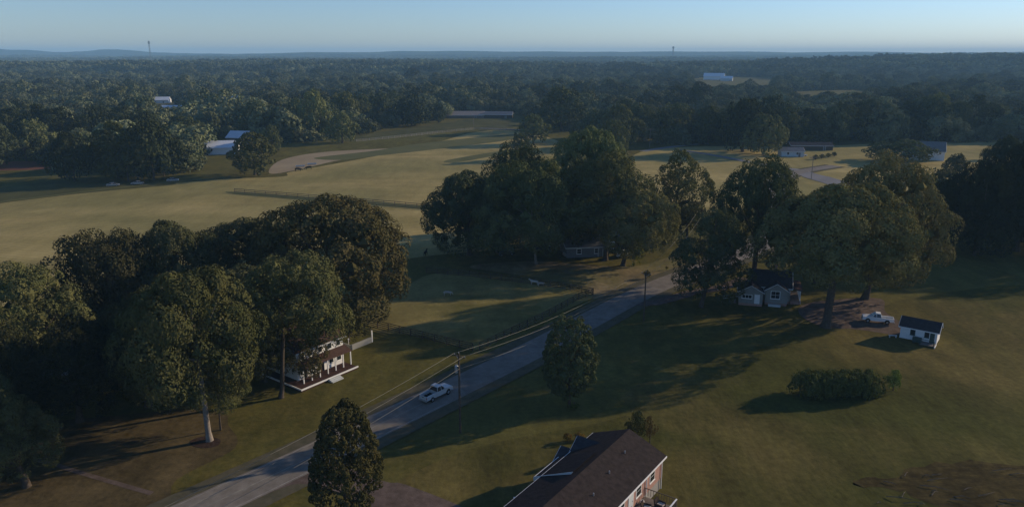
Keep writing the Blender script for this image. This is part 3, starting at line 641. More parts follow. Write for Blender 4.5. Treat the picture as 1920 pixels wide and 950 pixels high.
kp = (rng.random(n) > .12) & ~((fn < -1.05) & (rng.random(n) < .8)); pts = pts[kp]; size = size[kp]; n = len(pts)
scatter('forest', 'broadleaf forest filling the valley beyond the fields', pts, fcol, rng.integers(0, 5, n), size, n)
pp = []
y = 1700.0
while y < 6000:
    st = 52 + (y - 1700) * 0.006
    for x in np.arange(-(y * .82), y * .82, st):
        x_ = x + rng.uniform(-10, 10); y_ = y + rng.uniform(-10, 10); pp.append((x_, y_, float(hgt(x_, y_)) - 3))
    y += st
pp = np.array(pp); n2 = len(pp); s = rng.uniform(.85, 1.1, n2) * (1 + (pp[:, 1] - 1700) * 0.00012)
scatter('distant_forest', 'unbroken forest canopy running to the horizon', pp, pcol, rng.integers(0, 3, n2), np.stack([s, s, rng.uniform(.8, 1.35, n2)], 1), n2)
print('forest', n, n2, 'woods', len(placed))

# ---------------------------------------------------------------- hedge and shrubs
def hedge(label, p0, p1, hw, h, n, seed, cat='hedge'):
    root = empty('hedge', p0.lerp(p1, .5), math.atan2(p1.y - p0.y, p1.x - p0.x), label, cat); ln = (p1 - p0).length
    r = np.random.default_rng(seed); Vs, Qs, b = [], [], 0
    for k in range(n):
        V, Qd, C, l = crown_arrays('hedge', seed + k, 1.0, 40, .30, 4200, .085, jitter=.35, wobk=.2)
        s = hw * r.uniform(.95, 1.08); t = (k + .5) / n - .5
        V = V * np.array([s, s, h * r.uniform(.97, 1.05)]) + np.array([t * (ln - 1.6 * hw), r.uniform(-.3, .3), 0]); Vs.append(V); Qs.append(Qd + b); b += len(V)
    link(bpy.data.objects.new('foliage', fast_mesh('foliage', np.vstack(Vs), np.vstack(Qs), m_needle)), root)
    mb = MB()
    for k in range(n * 2):
        t = (k + .5) / (n * 2) - .5; mb.tube([(t * (ln - hw), 0, -.1), (t * (ln - hw) + .15, .1, h * .7)], [.07, .03], 5)
    mb.build('stem', m_bark, root)
    return root
hedge('long clipped green hedge standing alone on the right lawn', at(1482, 742), at(1654, 738), 2.1, 3.6, 10, 500)
tree(1674, 732, 692, 731, 32, 'shrub0', 'small bush standing just right of the long hedge', 1674, (1.1, 1.2, .9), 'shrub', 'shrub', r0=.06, limbs=3)
tree(1064, 828, 812, 828, 20, 'shrub0', 'low rust-coloured shrub left of the dark roof gable', 1064, (1.9, 1.05, .7), 'shrub', 'shrub', r0=.04, limbs=3)
tree(1086, 824, 811, 823, 20, 'shrub0', 'low brown shrub nearest the dark roof gable', 1086, (1.7, 1.0, .7), 'shrub', 'shrub', r0=.04, limbs=3)
tree(1077, 768, 757, 768, 22, 'shrub0', 'low bush at the foot of the upright oval tree', 1077, (.6, .7, .6), 'shrub', 'shrub', r0=.04, limbs=3)
tree(1213, 522, 506, 522, 14, 'shrub0', 'dark little bush beside the far utility pole', 1213, (.8, .7, .6), 'shrub', 'shrub', r0=.04, limbs=3)
tree(1250, 506, 499, 506, 6, 'shrub0', 'tiny dark shrub at the edge of the road', 1250, (.6, .5, .5), 'shrub', 'shrub', r0=.03, limbs=3)

# ---------------------------------------------------------------- vehicles
def wheel(parent, x, y, r, side):
    w_ = MB().tube([(0, -.13, 0), (0, -.11, 0), (0, .11, 0), (0, .13, 0)], [r * .82, r, r, r * .82], 20).build('wheel', m_tyre, parent)
    w_.location = (x, y, r)
    rm = MB().tube([(0, .10 * side, 0), (0, .15 * side, 0)], [r * .60, r * .52], 14).build('rim', m_rim, w_)
    return w_
def pickup(loc, rz, label, paint=m_carw, s=1.0):
    g = empty('pickup_truck', loc, rz, label, 'pickup truck'); g.scale = (.94, .92, 1.03)
    # x forward, cab amidships, open bed behind
    b = MB()
    b.prism_y([(-2.85, .52), (.55, .45), (2.3, .5), (2.85, .55), (2.88, .95), (2.78, 1.08), (1.35, 1.22), (1.05, 1.22), (-.62, 1.18), (-.64, .62), (-2.85, .62)], -.92, .92)
    body = b.build('body', paint, g)
    for sy in (-1, 1):
        q = MB().prism_y([(-2.88, .55), (-.63, .55), (-.63, 1.18), (-2.88, 1.14)], .84 * sy - .09, .84 * sy + .09); q.build('bed_side', paint, g)
    t = MB().box(-2.96, -2.885, -.93, .93, .58, 1.13).build('tailgate', paint, g)
    MB().box(-2.975, -2.965, -.22, .22, .92, 1.0).build('handle', m_tyre, t)
    MB().box(-2.82, -.66, -.745, .745, .63, .70).build('bed_floor', m_tyre, g)
    MB().hexa([(-.60, -.9, 1.2), (1.30, -.9, 1.2), (1.30, .9, 1.2), (-.60, .9, 1.2)], [(-.42, -.70, 1.80), (.52, -.70, 1.82), (.52, .70, 1.82), (-.42, .70, 1.80)]).build('cab', m_glass, g)
    MB().hexa([(-.50, -.76, 1.79), (.62, -.76, 1.81), (.62, .76, 1.81), (-.50, .76, 1.79)], [(-.42, -.66, 1.90), (.45, -.66, 1.92), (.45, .66, 1.92), (-.42, .66, 1.90)]).build('roof', paint, g)
    for sy in (-1, 1):
        for (x0, x1) in ((-.60, -.44), (.28, .36), (1.26, .53)):
            MB().tube([(x0, .91 * sy, 1.2), (x1, .715 * sy, 1.81)], .045, 4).build('pillar', paint, g)
        MB().box(.9, 1.1, .94 * sy - .1, .94 * sy + .1, 1.22, 1.40).build('mirror', paint, g)
        MB().box(2.80, 2.90, .70 * sy - .18, .70 * sy + .18, .82, 1.0).build('headlight', m_lamph, g)
        MB().box(-2.99, -2.93, .86 * sy - .06, .86 * sy + .06, .72, 1.08).build('tail_light', m_lampr, g)
        for x in (-1.75, 1.85):
            a = [(x + .5 * math.cos(t_), .5 * math.sin(t_) + .40) for t_ in np.linspace(math.pi, 0, 9)]
            MB().prism_y([(p, q) for p, q in a][::-1], .905 * sy - .02, .905 * sy + .035).build('wheel_arch', m_tyre, g)
            wheel(g, x, .87 * sy, .40, sy)
    MB().box(2.82, 3.0, -.94, .94, .42, .64).build('bumper', m_metal, g); MB().box(-3.08, -2.95, -.9, .9, .40, .56).build('bumper', m_metal, g)
    MB().box(2.86, 2.91, -.48, .48, .68, .98).build('grille', m_tyre, g)
    return g
def car(loc, rz, label, paint, cat='car', name='parked_car', tall=1.0, group=None):
    g = empty(name, loc, rz, label, cat, group); k = tall
    MB().prism_y([(-2.2, .35), (2.25, .35), (2.3, .62), (2.15, .80), (1.1, .92), (-1.55, .96 * k), (-2.2, .92 * k), (-2.28, .6)], -.88, .88).build('body', paint, g)
    MB().hexa([(-1.9 if k > 1.1 else -1.6, -.84, .93 * k), (1.15, -.84, .9), (1.15, .84, .9), (-1.9 if k > 1.1 else -1.6, .84, .93 * k)],
              [(-1.6 if k > 1.1 else -.95, -.66, 1.36 * k), (.35, -.66, 1.38 * k), (.35, .66, 1.38 * k), (-1.6 if k > 1.1 else -.95, .66, 1.36 * k)]).build('windows', m_glass, g)
    MB().hexa([(-1.68 if k > 1.1 else -1.05, -.69, 1.355 * k), (.42, -.69, 1.375 * k), (.42, .69, 1.375 * k), (-1.68 if k > 1.1 else -1.05, .69, 1.355 * k)],
              [(-1.55 if k > 1.1 else -.9, -.6, 1.43 * k), (.25, -.6, 1.45 * k), (.25, .6, 1.45 * k), (-1.55 if k > 1.1 else -.9, .6, 1.43 * k)]).build('roof', paint, g)
    for sy in (-1, 1):
        for x0, x1 in ((-1.55, -.98), (1.12, .38), (-.2, -.15)):
            MB().tube([(x0, .85 * sy, .93), (x1, .68 * sy, 1.38 * k)], .035, 4).build('pillar', paint, g)
        MB().box(2.22, 2.32, .62 * sy - .15, .62 * sy + .15, .6, .74).build('headlight', m_lamph, g)
        MB().box(-2.30, -2.2, .66 * sy - .14, .66 * sy + .14, .68, .84).build('tail_light', m_lampr, g)
        for x in (-1.35, 1.42): wheel(g, x, .80 * sy, .33, sy)
    return g
pk = at(820, 748); pickup((pk.x - .2, pk.y + .6, .12), R(51), 'silver-white pickup truck driving up the road past the utility pole', mat('car_paint_pearl', (.44, .45, .44), rough=.3, spec=.6))
pk = at(1649, 608); pickup((pk.x, pk.y + 1.0, .09), R(160), 'white pickup truck parked beside the white shed', m_carw)
car(at(948, 478), R(20), 'dark sedan parked under the low spreading centre tree', m_card)
car(at(1016, 468), R(200), 'dark car with a bright windscreen behind the slim pale trunk', m_card)
car(at(1072, 480), R(15), 'silver car in front of the grey metal building', m_cars)
car(at(1168, 480), R(60), 'white van parked behind the thick trunks', m_carw, 'van', 'parked_van', 1.45)
for u, v, a_, lab in ((212, 349, 20, 'white car at the left foot of the dark wood'), (258, 346, 190, 'white car in the middle of three below the dark wood'), (324, 340, 15, 'white car nearest the field track below the wood'), (1504, 293, 10, 'small white car beside the grey farm building'), (556, 244, 60, 'bright white car among the far trees')):
    car(at(u, v), R(a_), lab, m_cars if v > 300 else m_carw)

# ---------------------------------------------------------------- buildings
def gable(root, x0, x1, y0, y1, z0, ze, zr, wallm, roofm, along='x', ov=.35, th=.14, fascia=m_white, fnd=None, roofname='roof'):
    """gabled block in root coordinates, ridge along x or y"""
    if fnd: MB().box(x0 + .05, x1 - .05, y0 + .05, y1 - .05, 0, z0).build('foundation', fnd, root)
    if along == 'x':
        ym = (y0 + y1) / 2; hw = (y1 - y0) / 2
        MB().prism_x([(y0, z0), (y1, z0), (y1, ze), (ym, zr - .02), (y0, ze)], x0, x1).build('wall', wallm, root)
        sl = (zr - ze) / hw; e = ze - sl * ov
        for sg in (-1, 1):
            ye = ym + sg * (hw + ov)
            lo = [(x0 - ov, ym, zr), (x1 + ov, ym, zr), (x1 + ov, ye, e), (x0 - ov, ye, e)]
            if sg > 0: lo = [lo[0], lo[1], lo[2], lo[3]]
            q = [(p[0], p[1], p[2]) for p in lo]; up = [(p[0], p[1], p[2] + th) for p in lo]
            if sg < 0: q.reverse(); up.reverse()
            rf = MB().hexa(q, up).build(roofname, roofm, root)
            MB().box(x0 - ov, x1 + ov, ye if sg > 0 else ye - .06, ye + .06 if sg > 0 else ye, e - .06, e + th * .9).build('gutter', fascia, root)
            for xx in (x0 - ov - .03, x1 + ov + .03):
                MB().tube([(xx, ym, zr + .04), (xx, ye, e + .04)], .06, 4).build('barge_board', fascia, root)
    else:
        xm = (x0 + x1) / 2; hw = (x1 - x0) / 2
        MB().prism_y([(x0, z0), (x1, z0), (x1, ze), (xm, zr - .02), (x0, ze)], y0, y1).build('wall', wallm, root)
        sl = (zr - ze) / hw; e = ze - sl * ov
        for sg in (-1, 1):
            xe = xm + sg * (hw + ov)
            lo = [(xm, y0 - ov, zr), (xe, y0 - ov, e), (xe, y1 + ov, e), (xm, y1 + ov, zr)]
            up = [(p[0], p[1], p[2] + th) for p in lo]
            if sg < 0: lo.reverse(); up.reverse()
            MB().hexa(lo, up).build(roofname, roofm, root)
            MB().box(xe if sg > 0 else xe - .06, xe + .06 if sg > 0 else xe, y0 - ov, y1 + ov, e - .06, e + th * .9).build('gutter', fascia, root)
            for yq in (y0 - ov - .03, y1 + ov + .03):
                MB().tube([(xm, yq, zr + .04), (xe, yq, e + .04)], .06, 4).build('barge_board', fascia, root)
def window(root, face, a, z, wd, ht, off, frame=m_white, mull=1, glass=m_glass, name='window'):
    """face: 'y-' 'y+' 'x-' 'x+'; a: centre along the wall; off: wall coordinate"""
    s = -1 if '-' in face else 1
    def bx(m_, a0, a1, z0, z1, d0, d1, nm, par):
        lo, hi = sorted((off + s * d0, off + s * d1))
        b = MB().box(a0, a1, lo, hi, z0, z1) if face[0] == 'y' else MB().box(lo, hi, a0, a1, z0, z1)
        return b.build(nm, m_, par)
    f = bx(frame, a - wd / 2 - .09, a + wd / 2 + .09, z - .09, z + ht + .09, -.05, .035, name, root)
    for k in range(mull):
        x0 = a - wd / 2 + k * wd / mull + .03; x1 = a - wd / 2 + (k + 1) * wd / mull - .03
        if ht > 1.1 and name == 'window':
            bx(glass, x0, x1, z + .02, z + ht / 2 - .03, .03, .05, 'pane', f); bx(glass, x0, x1, z + ht / 2 + .03, z + ht - .02, .03, .05, 'pane', f)
        else: bx(glass, x0, x1, z + .02, z + ht - .02, .03, .05, 'pane', f)
    bx(frame, a - wd / 2 - .14, a + wd / 2 + .14, z - .15, z - .091, .0, .1, 'sill', f)
    return f
def door(root, face, a, z, wd, ht, off, m_, frame=m_white):
    s = -1 if '-' in face else 1
    def bx(mm, a0, a1, z0, z1, d0, d1, nm, par):
        lo, hi = sorted((off + s * d0, off + s * d1)); b = MB().box(a0, a1, lo, hi, z0, z1) if face[0] == 'y' else MB().box(lo, hi, a0, a1, z0, z1)
        return b.build(nm, mm, par)
    d = bx(m_, a - wd / 2, a + wd / 2, z, z + ht, -.04, .05, 'door', root)
    bx(frame, a - wd / 2 - .1, a - wd / 2 - .002, z, z + ht + .1, -.04, .06, 'door_frame', d); bx(frame, a + wd / 2 + .002, a + wd / 2 + .1, z, z + ht + .1, -.04, .06, 'door_frame', d)
    bx(m_metal, a + wd / 2 - .16, a + wd / 2 - .1, z + .95, z + 1.05, .05, .11, 'handle', d)
    return d

# house with the brown roof at the bottom edge. Local: x runs along the ridge away from the camera, y to the left
AX = Vector((.57, .822, 0)); a0 = Vector((14.2, 81.7, 0))
hl = 26.0; org = a0 - AX * hl
H1 = empty('house', (org.x, org.y, 0), math.atan2(AX.y, AX.x), 'brick house with a long brown roof and a rear deck at the bottom edge', 'house')
HW, ZE, ZR, ZF = 4.5, 4.35, 6.2, 1.5
gable(H1, 0.4, hl - .4, -HW, HW, ZF, ZE, ZR, m_brick, m_rbrown, 'x', .4, .16, m_white, mat('foundation_block', (.24, .22, .20), (.30, .28, .25), 3))
# raised wing of the roof on the left, with its pale step facing the camera
x0w, x1w = 13.9, 19.2
wg = MB().hexa([(x0w, 5.8, 3.45), (x0w, 1.2, 5.72), (x1w, 1.2, 5.72), (x1w, 5.8, 3.45)][::-1], [(x0w, 5.8, 3.90), (x0w, .8, 6.30), (x1w, .8, 6.30), (x1w, 5.8, 3.90)][::-1]).build('porch_roof', m_rbrown, H1)
MB().hexa([(x0w - .05, 5.9, 3.4), (x0w - .05, 1.2, 5.66), (x0w - .005, 1.2, 5.66), (x0w - .005, 5.9, 3.4)][::-1], [(x0w - .05, 5.9, 3.92), (x0w - .05, .8, 6.31), (x0w - .005, .8, 6.31), (x0w - .005, 5.9, 3.92)][::-1]).build('step_fascia', m_siding, H1)
MB().box(x0w - .05, x1w + .05, 5.81, 5.9, 3.5, 3.88).build('gutter', m_white, H1)
for xx in (x0w + .2, x0w + 3.5, x1w - .2): MB().box(xx - .08, xx + .08, 5.55, 5.7, 0, 3.5).build('porch_post', m_white, H1)
# cross gables at the far left
gable(H1, 19.9, 24.7, 2.2, 4.75, .3, 3.8, 5.45, m_brick, m_rdark, 'y', .3, .14, m_white)
gable(H1, 19.4, 22.6, 4.85, 6.3, .3, 3.2, 4.25, m_brick, m_rdark, 'y', .25, .12, m_white)
for xx in (3, 7, 11.6, 15.2, 19.4, 23.0): window(H1, 'y-', xx, 2.45, 1.2, 1.25, -HW, m_white, 1)
door(H1, 'y-', 17.4, 1.62, 1.0, 2.05, -HW, m_siding)
MB().tube([(25.45, -HW - .12, 4.2), (25.45, -HW - .12, .2)], .06, 6).build('downpipe', m_white, H1)
MB().tube([(21.2, -HW - .12, 4.2), (21.2, -HW - .12, .2)], .06, 6).build('downpipe', m_white, H1)
for xx, yy_ in ((17, -2.0), (21.6, -1.6), (12.5, -2.5)):
    zb = ZR - (ZR - ZE) / HW * abs(yy_); MB().tube([(xx, yy_, zb), (xx, yy_, zb + .45)], .07, 8).build('roof_vent', m_metal, H1)
# deck: joists, boards, posts, railings
DK = empty('deck', (0, 0, 0), 0); DK.parent = H1
D0, D1, DY0, DY1 = 8.0, 21.0, -8.3, -HW - .03
MB().box(D0, D1, DY0, DY1, 1.22, 1.42).build('deck_frame', m_wood, DK)
bd = MB().box(0, D1 - D0, 0, .135, 1.425, 1.46).mesh('deck_board', m_deck)
nb = int((DY1 - DY0) / .15)
for i in range(nb):
    o = link(bpy.data.objects.new('deck_board', bd), DK); o.location = (D0, DY0 + i * .15, random.uniform(0, .006))
ps = MB().box(-.06, .06, -.06, .06, 0, 2.5).mesh('deck_post', m_wood)
rail_x = np.linspace(D0 + .1, D1 - .1, 8)
for xx in rail_x:
    o = link(bpy.data.objects.new('deck_post', ps), DK); o.location = (xx, DY0 - .07, 0)
MB().box(D0, D1, DY0 - .14, DY0 + .02, 2.5, 2.56).build('hand_rail', m_white, DK)
MB().box(D0, D1, DY0 - .09, DY0 - .04, 1.62, 1.68).build('bottom_rail', m_wood, DK)
bl = MB().box(-.02, .02, -.02, .02, 1.68, 2.5).mesh('baluster', m_wood)
for xx in np.arange(D0 + .2, D1 - .1, .16):
    o = link(bpy.data.objects.new('baluster', bl), DK); o.location = (xx, DY0 - .065, 0)
MB().box(D1 - .03, D1 + .07, DY0, DY1 + 1.2, 2.5, 2.56).build('hand_rail', m_wood, DK)
for yq in np.linspace(DY0 + .1, DY1 - .1, 12):
    o = link(bpy.data.objects.new('baluster', bl), DK); o.location = (D1 + .02, yq, 0)
bpy.context.view_layer.update()
def h1w(x, y, z=0): return H1.matrix_world @ Vector((x, y, z))
def armchair(p, rz, label):
    g = empty('patio_chair', p, rz, label, 'chair', 'patio chairs on the deck')
    MB().box(-.45, .45, -.42, .42, .12, .40).build('seat', m_rattan, g)
    MB().hexa([(-.48, -.44, .38), (-.30, -.44, .38), (-.30, .44, .38), (-.48, .44, .38)], [(-.62, -.40, 1.0), (-.50, -.40, 1.02), (-.50, .40, 1.02), (-.62, .40, 1.0)]).build('backrest', m_rattan, g)
    for s_ in (-1, 1): MB().box(-.42, .46, .45 * s_ - .07, .45 * s_ + .07, .10, .66).build('armrest', m_rattan, g)
    MB().box(-.28, .44, -.36, .36, .405, .52).build('cushion', m_cushion, g)
    for sx in (-.4, .4):
        for sy in (-.4, .4): MB().box(sx - .03, sx + .03, sy - .03, sy + .03, 0, .12).build('leg', m_rattan, g)
    return g
for i, (lx, ly) in enumerate(((19.9, -6.9), (18.5, -5.9))):
    armchair(h1w(lx, ly, 1.47), R(-40 + 15 * i), ('dark wicker patio chair with tan cushion at the deck corner', 'dark wicker patio chair with tan cushion nearer the brick wall')[i])
pt = empty('patio_table', h1w(14.2, -6.6, 1.47), 0, 'small round patio table on the deck', 'table')
MB().tube([(0, 0, .68), (0, 0, .72)], .55, 18).build('table_top', m_rgrey, pt); MB().tube([(0, 0, 0), (0, 0, .68)], [.06, .05], 8).build('leg', m_metal, pt)
pg = MB().tube([(0, 0, 0), (0, 0, .25), (0, 0, .42)], [.16, .24, .2], 10).build('flower_pot', m_white); pg.location = h1w(19.5, -4.95, 1.47)
tag(pg, 'small white flower pot against the brick wall on the deck', 'pot')
wp = at(964, 949); q = MB().box(-.06, .06, -.06, .06, 0, 1.15).box(-.09, .09, -.09, .09, 1.15, 1.22).build('post', m_white); q.location = (wp.x, wp.y, 0)
tag(q, 'short white post on the lawn left of the brown-roofed house', 'post')

# small pale house behind the oak
A = at(1384, 571); H2 = empty('house', A, R(-16), 'small pale grey house with a dark roof beneath the oak and domed tree', 'house')
gable(H2, 0, 4.7, 0, 5.0, .5, 3.0, 4.3, m_bluesid, m_rdark, 'y', .3, .14, m_white, m_brick)
gable(H2, 2.2, 10.2, 3.3, 10.3, .5, 3.5, 6.0, m_bluesid, m_rdark, 'x', .35, .14, m_white, m_brick)
gable(H2, 5.2, 9.6, 1.6, 4.2, .5, 3.2, 4.6, m_bluesid, m_rdark, 'y', .3, .14, m_white, m_brick)
window(H2, 'y-', 1.6, 1.6, 1.9, .7, 0, m_white, 3); door(H2, 'y-', 3.6, .55, .85, 1.95, 0, m_white)
window(H2, 'y-', 7.2, 1.5, 1.7, 1.5, 1.6, m_white, 2); window(H2, 'x+', 5.3, 1.6, 1.1, 1.2, 10.2, m_white, 1); window(H2, 'x+', 8.6, 1.6, 1.1, 1.2, 10.2, m_white, 1)
door(H2, 'x+', 7.0, .8, .9, 2.0, 10.2, m_white)
MB().box(6.8, 7.5, 7.0, 7.7, 5.4, 7.0).build('chimney', m_brick, H2)
pp_ = empty('porch', (0, 0, 0)); pp_.parent = H2
MB().box(10.25, 12.3, 3.4, 10.0, .62, .80).build('porch_floor', m_deck, pp_)
MB().box(10.3, 12.2, 3.5, 9.9, 0, .6).build('skirting', m_brick, pp_)
MB().box(12.30, 12.36, 3.3, 10.0, .1, .82).build('skirt_board', m_white, pp_)
for yq in np.linspace(3.5, 9.9, 5): MB().box(12.08, 12.22, yq - .07, yq + .07, .81, 3.0).build('porch_post', m_white, pp_)
MB().box(12.1, 12.2, 3.5, 9.9, 1.62, 1.70).build('hand_rail', m_white, pp_)
blw = MB().box(-.025, .025, -.025, .025, .82, 1.62).mesh('baluster', m_white)
for yq in np.arange(3.7, 9.8, .22):
    o = link(bpy.data.objects.new('baluster', blw), pp_); o.location = (12.15, yq, 0)
MB().hexa([(10.0, 3.0, 3.3), (12.6, 3.0, 2.98), (12.6, 10.4, 2.98), (10.0, 10.4, 3.3)], [(10.0, 3.0, 3.44), (12.6, 3.0, 3.1), (12.6, 10.4, 3.1), (10.0, 10.4, 3.44)]).build('porch_roof', m_rred, pp_)
st = empty('side_steps', (0, 0, 0)); st.parent = H2
for k in range(4): MB().box(-.5 - .32 * (k + 1), -.5 - .32 * k, 1.0, 2.4, 0, .52 - .13 * k).build('step', m_deck, st)
for yq in (.95, 2.4): MB().tube([(-.1, yq, 1.5), (-.6, yq, 1.45), (-3.2, yq, .75), (-3.3, yq, 0)], .035, 5).build('hand_rail', m_white, st)
MB().box(5.9, 8.3, .6, 1.2, 0, .45).build('step', m_siding, st)

# white shed
A, B = at(1686, 633), at(1755, 647); ang = math.atan2(B.y - A.y, B.x - A.x); W_ = (B - A).length
SH = empty('shed', A, ang, 'white gabled shed with a dark roof and small ramp on the right lawn', 'shed')
gable(SH, 0, W_, 0, 3.5, .12, 2.45, 3.7, m_white, m_rdark, 'x', .3, .12, m_white, m_wood)
sb = MB().box(0, W_, -.022, -.004, 0, .012).mesh('siding_board', m_siding)
for k in range(11):
    o = link(bpy.data.objects.new('siding_board', sb), SH); o.location = (0, 0, .3 + k * .2)
window(SH, 'y-', 2.05, 1.15, .65, .95, -.02, m_teal, 1); window(SH, 'y-', 4.35, 1.15, .65, .95, -.02, m_teal, 1)
door(SH, 'y-', 5.2, .15, .75, 1.9, -.02, m_teal)
dk_ = empty('stoop', (0, 0, 0)); dk_.parent = SH
MB().box(3.6, 5.9, -1.9, -.06, .20, .32).build('platform', m_deck, dk_)
for xx, yq in ((3.7, -1.8), (5.8, -1.8)): MB().box(xx - .05, xx + .05, yq - .05, yq + .05, 0, 1.25).build('post', m_teal, dk_)
MB().box(3.65, 5.85, -1.84, -1.76, 1.18, 1.25).build('hand_rail', m_teal, dk_)
MB().box(5.95, 6.05, -2.1, -.1, .0, .30).build('edge_board', m_white, dk_)
bpy.context.view_layer.update()
tp = empty('covered_grill', SH.matrix_world @ Vector((3.0, -1.0, 0)), ang, 'dark green covered grill against the white shed wall', 'grill')
MB().prism_x([(-.4, .25), (.4, .25), (.42, .8), (.25, 1.15), (-.25, 1.18), (-.42, .8)], -.7, .7).build('cover', m_teal, tp)
for sx in (-.55, .55):
    for sy in (-.3, .3): MB().box(sx - .04, sx + .04, sy - .04, sy + .04, 0, .25).build('leg', m_tyre, tp)
tb = empty('picnic_bench', SH.matrix_world @ Vector((-1.0, -.6, 0)), ang + .5, 'small white bench at the left end of the white shed', 'bench')
MB().box(-.7, .7, -.2, .2, .42, .47).build('seat', m_white, tb)
for sx in (-.55, .55): MB().box(sx - .04, sx + .04, -.18, .18, 0, .42).build('leg', m_white, tb)

# farmhouse with a white-edged terrace, half hidden by the left trees
C0 = at(565, 731, .45); C1 = at(672, 686, .45); FA = math.atan2(C1.y - C0.y, C1.x - C0.x); TL = (C1 - C0).length
H4 = empty('farmhouse', (C0.x, C0.y, 0), FA, 'white farmhouse with red-brown roofs and a white-edged terrace behind the left trees', 'house')
# local x runs along the sunny side (right-rear), local y to the left rear
MB().box(.1, TL - .1, .1, 13.5, 0, .40).build('terrace', mat('terrace_brick', (.075, .042, .034), (.055, .032, .027), 4), H4)
MB().box(0, TL, 0, .16, .28, .50).build('edge_board', m_white, H4); MB().box(0, .16, .162, 13.5, .28, .50).build('edge_board', m_white, H4)
for k in range(3): MB().box(5.2, 7.4, -.35 * (k + 1), -.35 * k - .003, 0, .38 - .12 * k).build('step', m_siding, H4)
HX0, HX1, HY0, HY1 = 1.9, 11.2, 3.3, 11.6
MB().box(HX0, HX1, HY0, HY1, .4, 5.1).build('wall', m_white, H4)
MB().hexa([(HX0 - .3, 1.5, 2.75), (HX1 + .3, 1.5, 2.75), (HX1 + .3, HY0 - .01, 3.35), (HX0 - .3, HY0 - .01, 3.35)], [(HX0 - .3, 1.5, 2.87), (HX1 + .3, 1.5, 2.87), (HX1 + .3, HY0 - .01, 3.5), (HX0 - .3, HY0 - .01, 3.5)]).build('porch_roof', m_rred, H4)
for xx in np.linspace(HX0 - .1, HX1 + .1, 7): MB().box(xx - .08, xx + .08, 1.6, 1.76, .41, 2.75).build('porch_post', m_white, H4)
ym_ = (HY0 + HY1) / 2
MB().hexa([(HX0 - .4, HY0 - .4, 4.95), (HX1 + .4, HY0 - .4, 4.95), (HX1 + .4, ym_, 7.5), (HX0 - .4, ym_, 7.5)], [(HX0 - .4, HY0 - .4, 5.1), (HX1 + .4, HY0 - .4, 5.1), (HX1 + .4, ym_, 7.65), (HX0 - .4, ym_, 7.65)]).build('roof', m_rred, H4)
MB().hexa([(HX0 - .4, ym_, 7.5), (HX1 + .4, ym_, 7.5), (HX1 + .4, HY1 + .4, 4.95), (HX0 - .4, HY1 + .4, 4.95)], [(HX0 - .4, ym_, 7.65), (HX1 + .4, ym_, 7.65), (HX1 + .4, HY1 + .4, 5.1), (HX0 - .4, HY1 + .4, 5.1)]).build('roof', m_rred, H4)
MB().prism_x([(HY0, 5.1), (HY1, 5.1), (ym_, 7.46)], HX0 + .05, HX1 - .05).build('gable_wall', m_white, H4)
MB().box(HX0 - .4, HX1 + .4, HY0 - .47, HY0 - .405, 4.88, 5.08).build('gutter', m_white, H4)
for xx in (2.9, 4.6, 6.5, 8.4, 10.2): window(H4, 'y-', xx, 3.75, .8, 1.0, HY0, m_white, 1)
for xx in (2.9, 4.6, 8.6, 10.2): window(H4, 'y-', xx, 1.2, .9, 1.3, HY0, m_white, 1)
door(H4, 'y-', 6.6, .42, 1.0, 2.1, HY0, m_rred)
for zz_ in (1.2, 3.75): window(H4, 'x+', HY0 + 2.2, zz_, .9, 1.1, HX1, m_white, 1); window(H4, 'x+', HY0 + 5.6, zz_, .9, 1.1, HX1, m_white, 1)
MB().box(8.6, 9.4, ym_ - .4, ym_ + .4, 6.8, 8.7).build('chimney', m_brick, H4)
# low pale wall right of it
W0, W1 = at(660, 656), at(697, 641); aw = math.atan2(W1.y - W0.y, W1.x - W0.x)
lw = empty('low_wall', W0, aw, 'low pale grey wall with a white end post right of the farmhouse', 'wall')
MB().box(0, (W1 - W0).length, -.12, .12, 0, 1.0).build('wall_panel', m_bluesid, lw)
MB().box(-.2, .05, .12, 3.0, 0, .9).build('wall_panel', m_bluesid, lw)
MB().box((W1 - W0).length, (W1 - W0).length + .18, -.1, .1, 0, 2.2).build('post', m_white, lw)
def lampost(u, v, h, label):
    p = at(u, v); g = empty('post', p, 0, label, 'post'); MB().tube([(0, 0, 0), (0, 0, h)], .06, 6).build('shaft', m_white, g); MB().box(-.1, .1, -.1, .1, h, h + .18).build('cap', m_white, g)
lampost(654, 650, 1.4, 'thin white post left of the low pale wall')

# other farm buildings
def shed(u, v, L_, W2, rz, ze, zr, wm, rm, label, name='barn', cat='barn', ov=.4, win=0, dr=True, T=True, along='x'):
    p = atT(u, v) if T else at(u, v); g = empty(name, (p.x, p.y, p.z - .1), rz, label, cat)
    gable(g, -L_ / 2, L_ / 2, 0, W2, 0, ze, zr, wm, rm, along, ov, .15, m_white)
    for k in range(win): window(g, 'y-', -L_ / 2 + (k + .7) * L_ / (win + .4), 1.1, 1.1, 1.2, 0, m_white, 1)
    if dr: door(g, 'y-', L_ * .3, .02, 1.1, 2.1, 0, m_rgrey)
    return g
shed(1102, 482, 11, 8, R(8), 2.8, 4.1, m_rgrey, m_rgrey, 'grey metal building under the centre trees', 'metal_building', 'building', win=2)
shed(1158, 462, 7, 6, R(60), 2.7, 4.4, m_white, m_rgrey, 'white building glimpsed behind the thick centre trunks', 'house', 'house', win=2)
shed(414, 290, 16, 15, R(12), 3.6, 6.4, m_white, m_rwhite, 'large white-roofed barn at the left of the hay field', 'barn', 'barn')
shed(384, 288, 6, 9, R(20), 3.6, 5.2, m_white, m_rwhite, 'small white outbuilding left of the large white-roofed barn', 'outbuilding', 'barn')
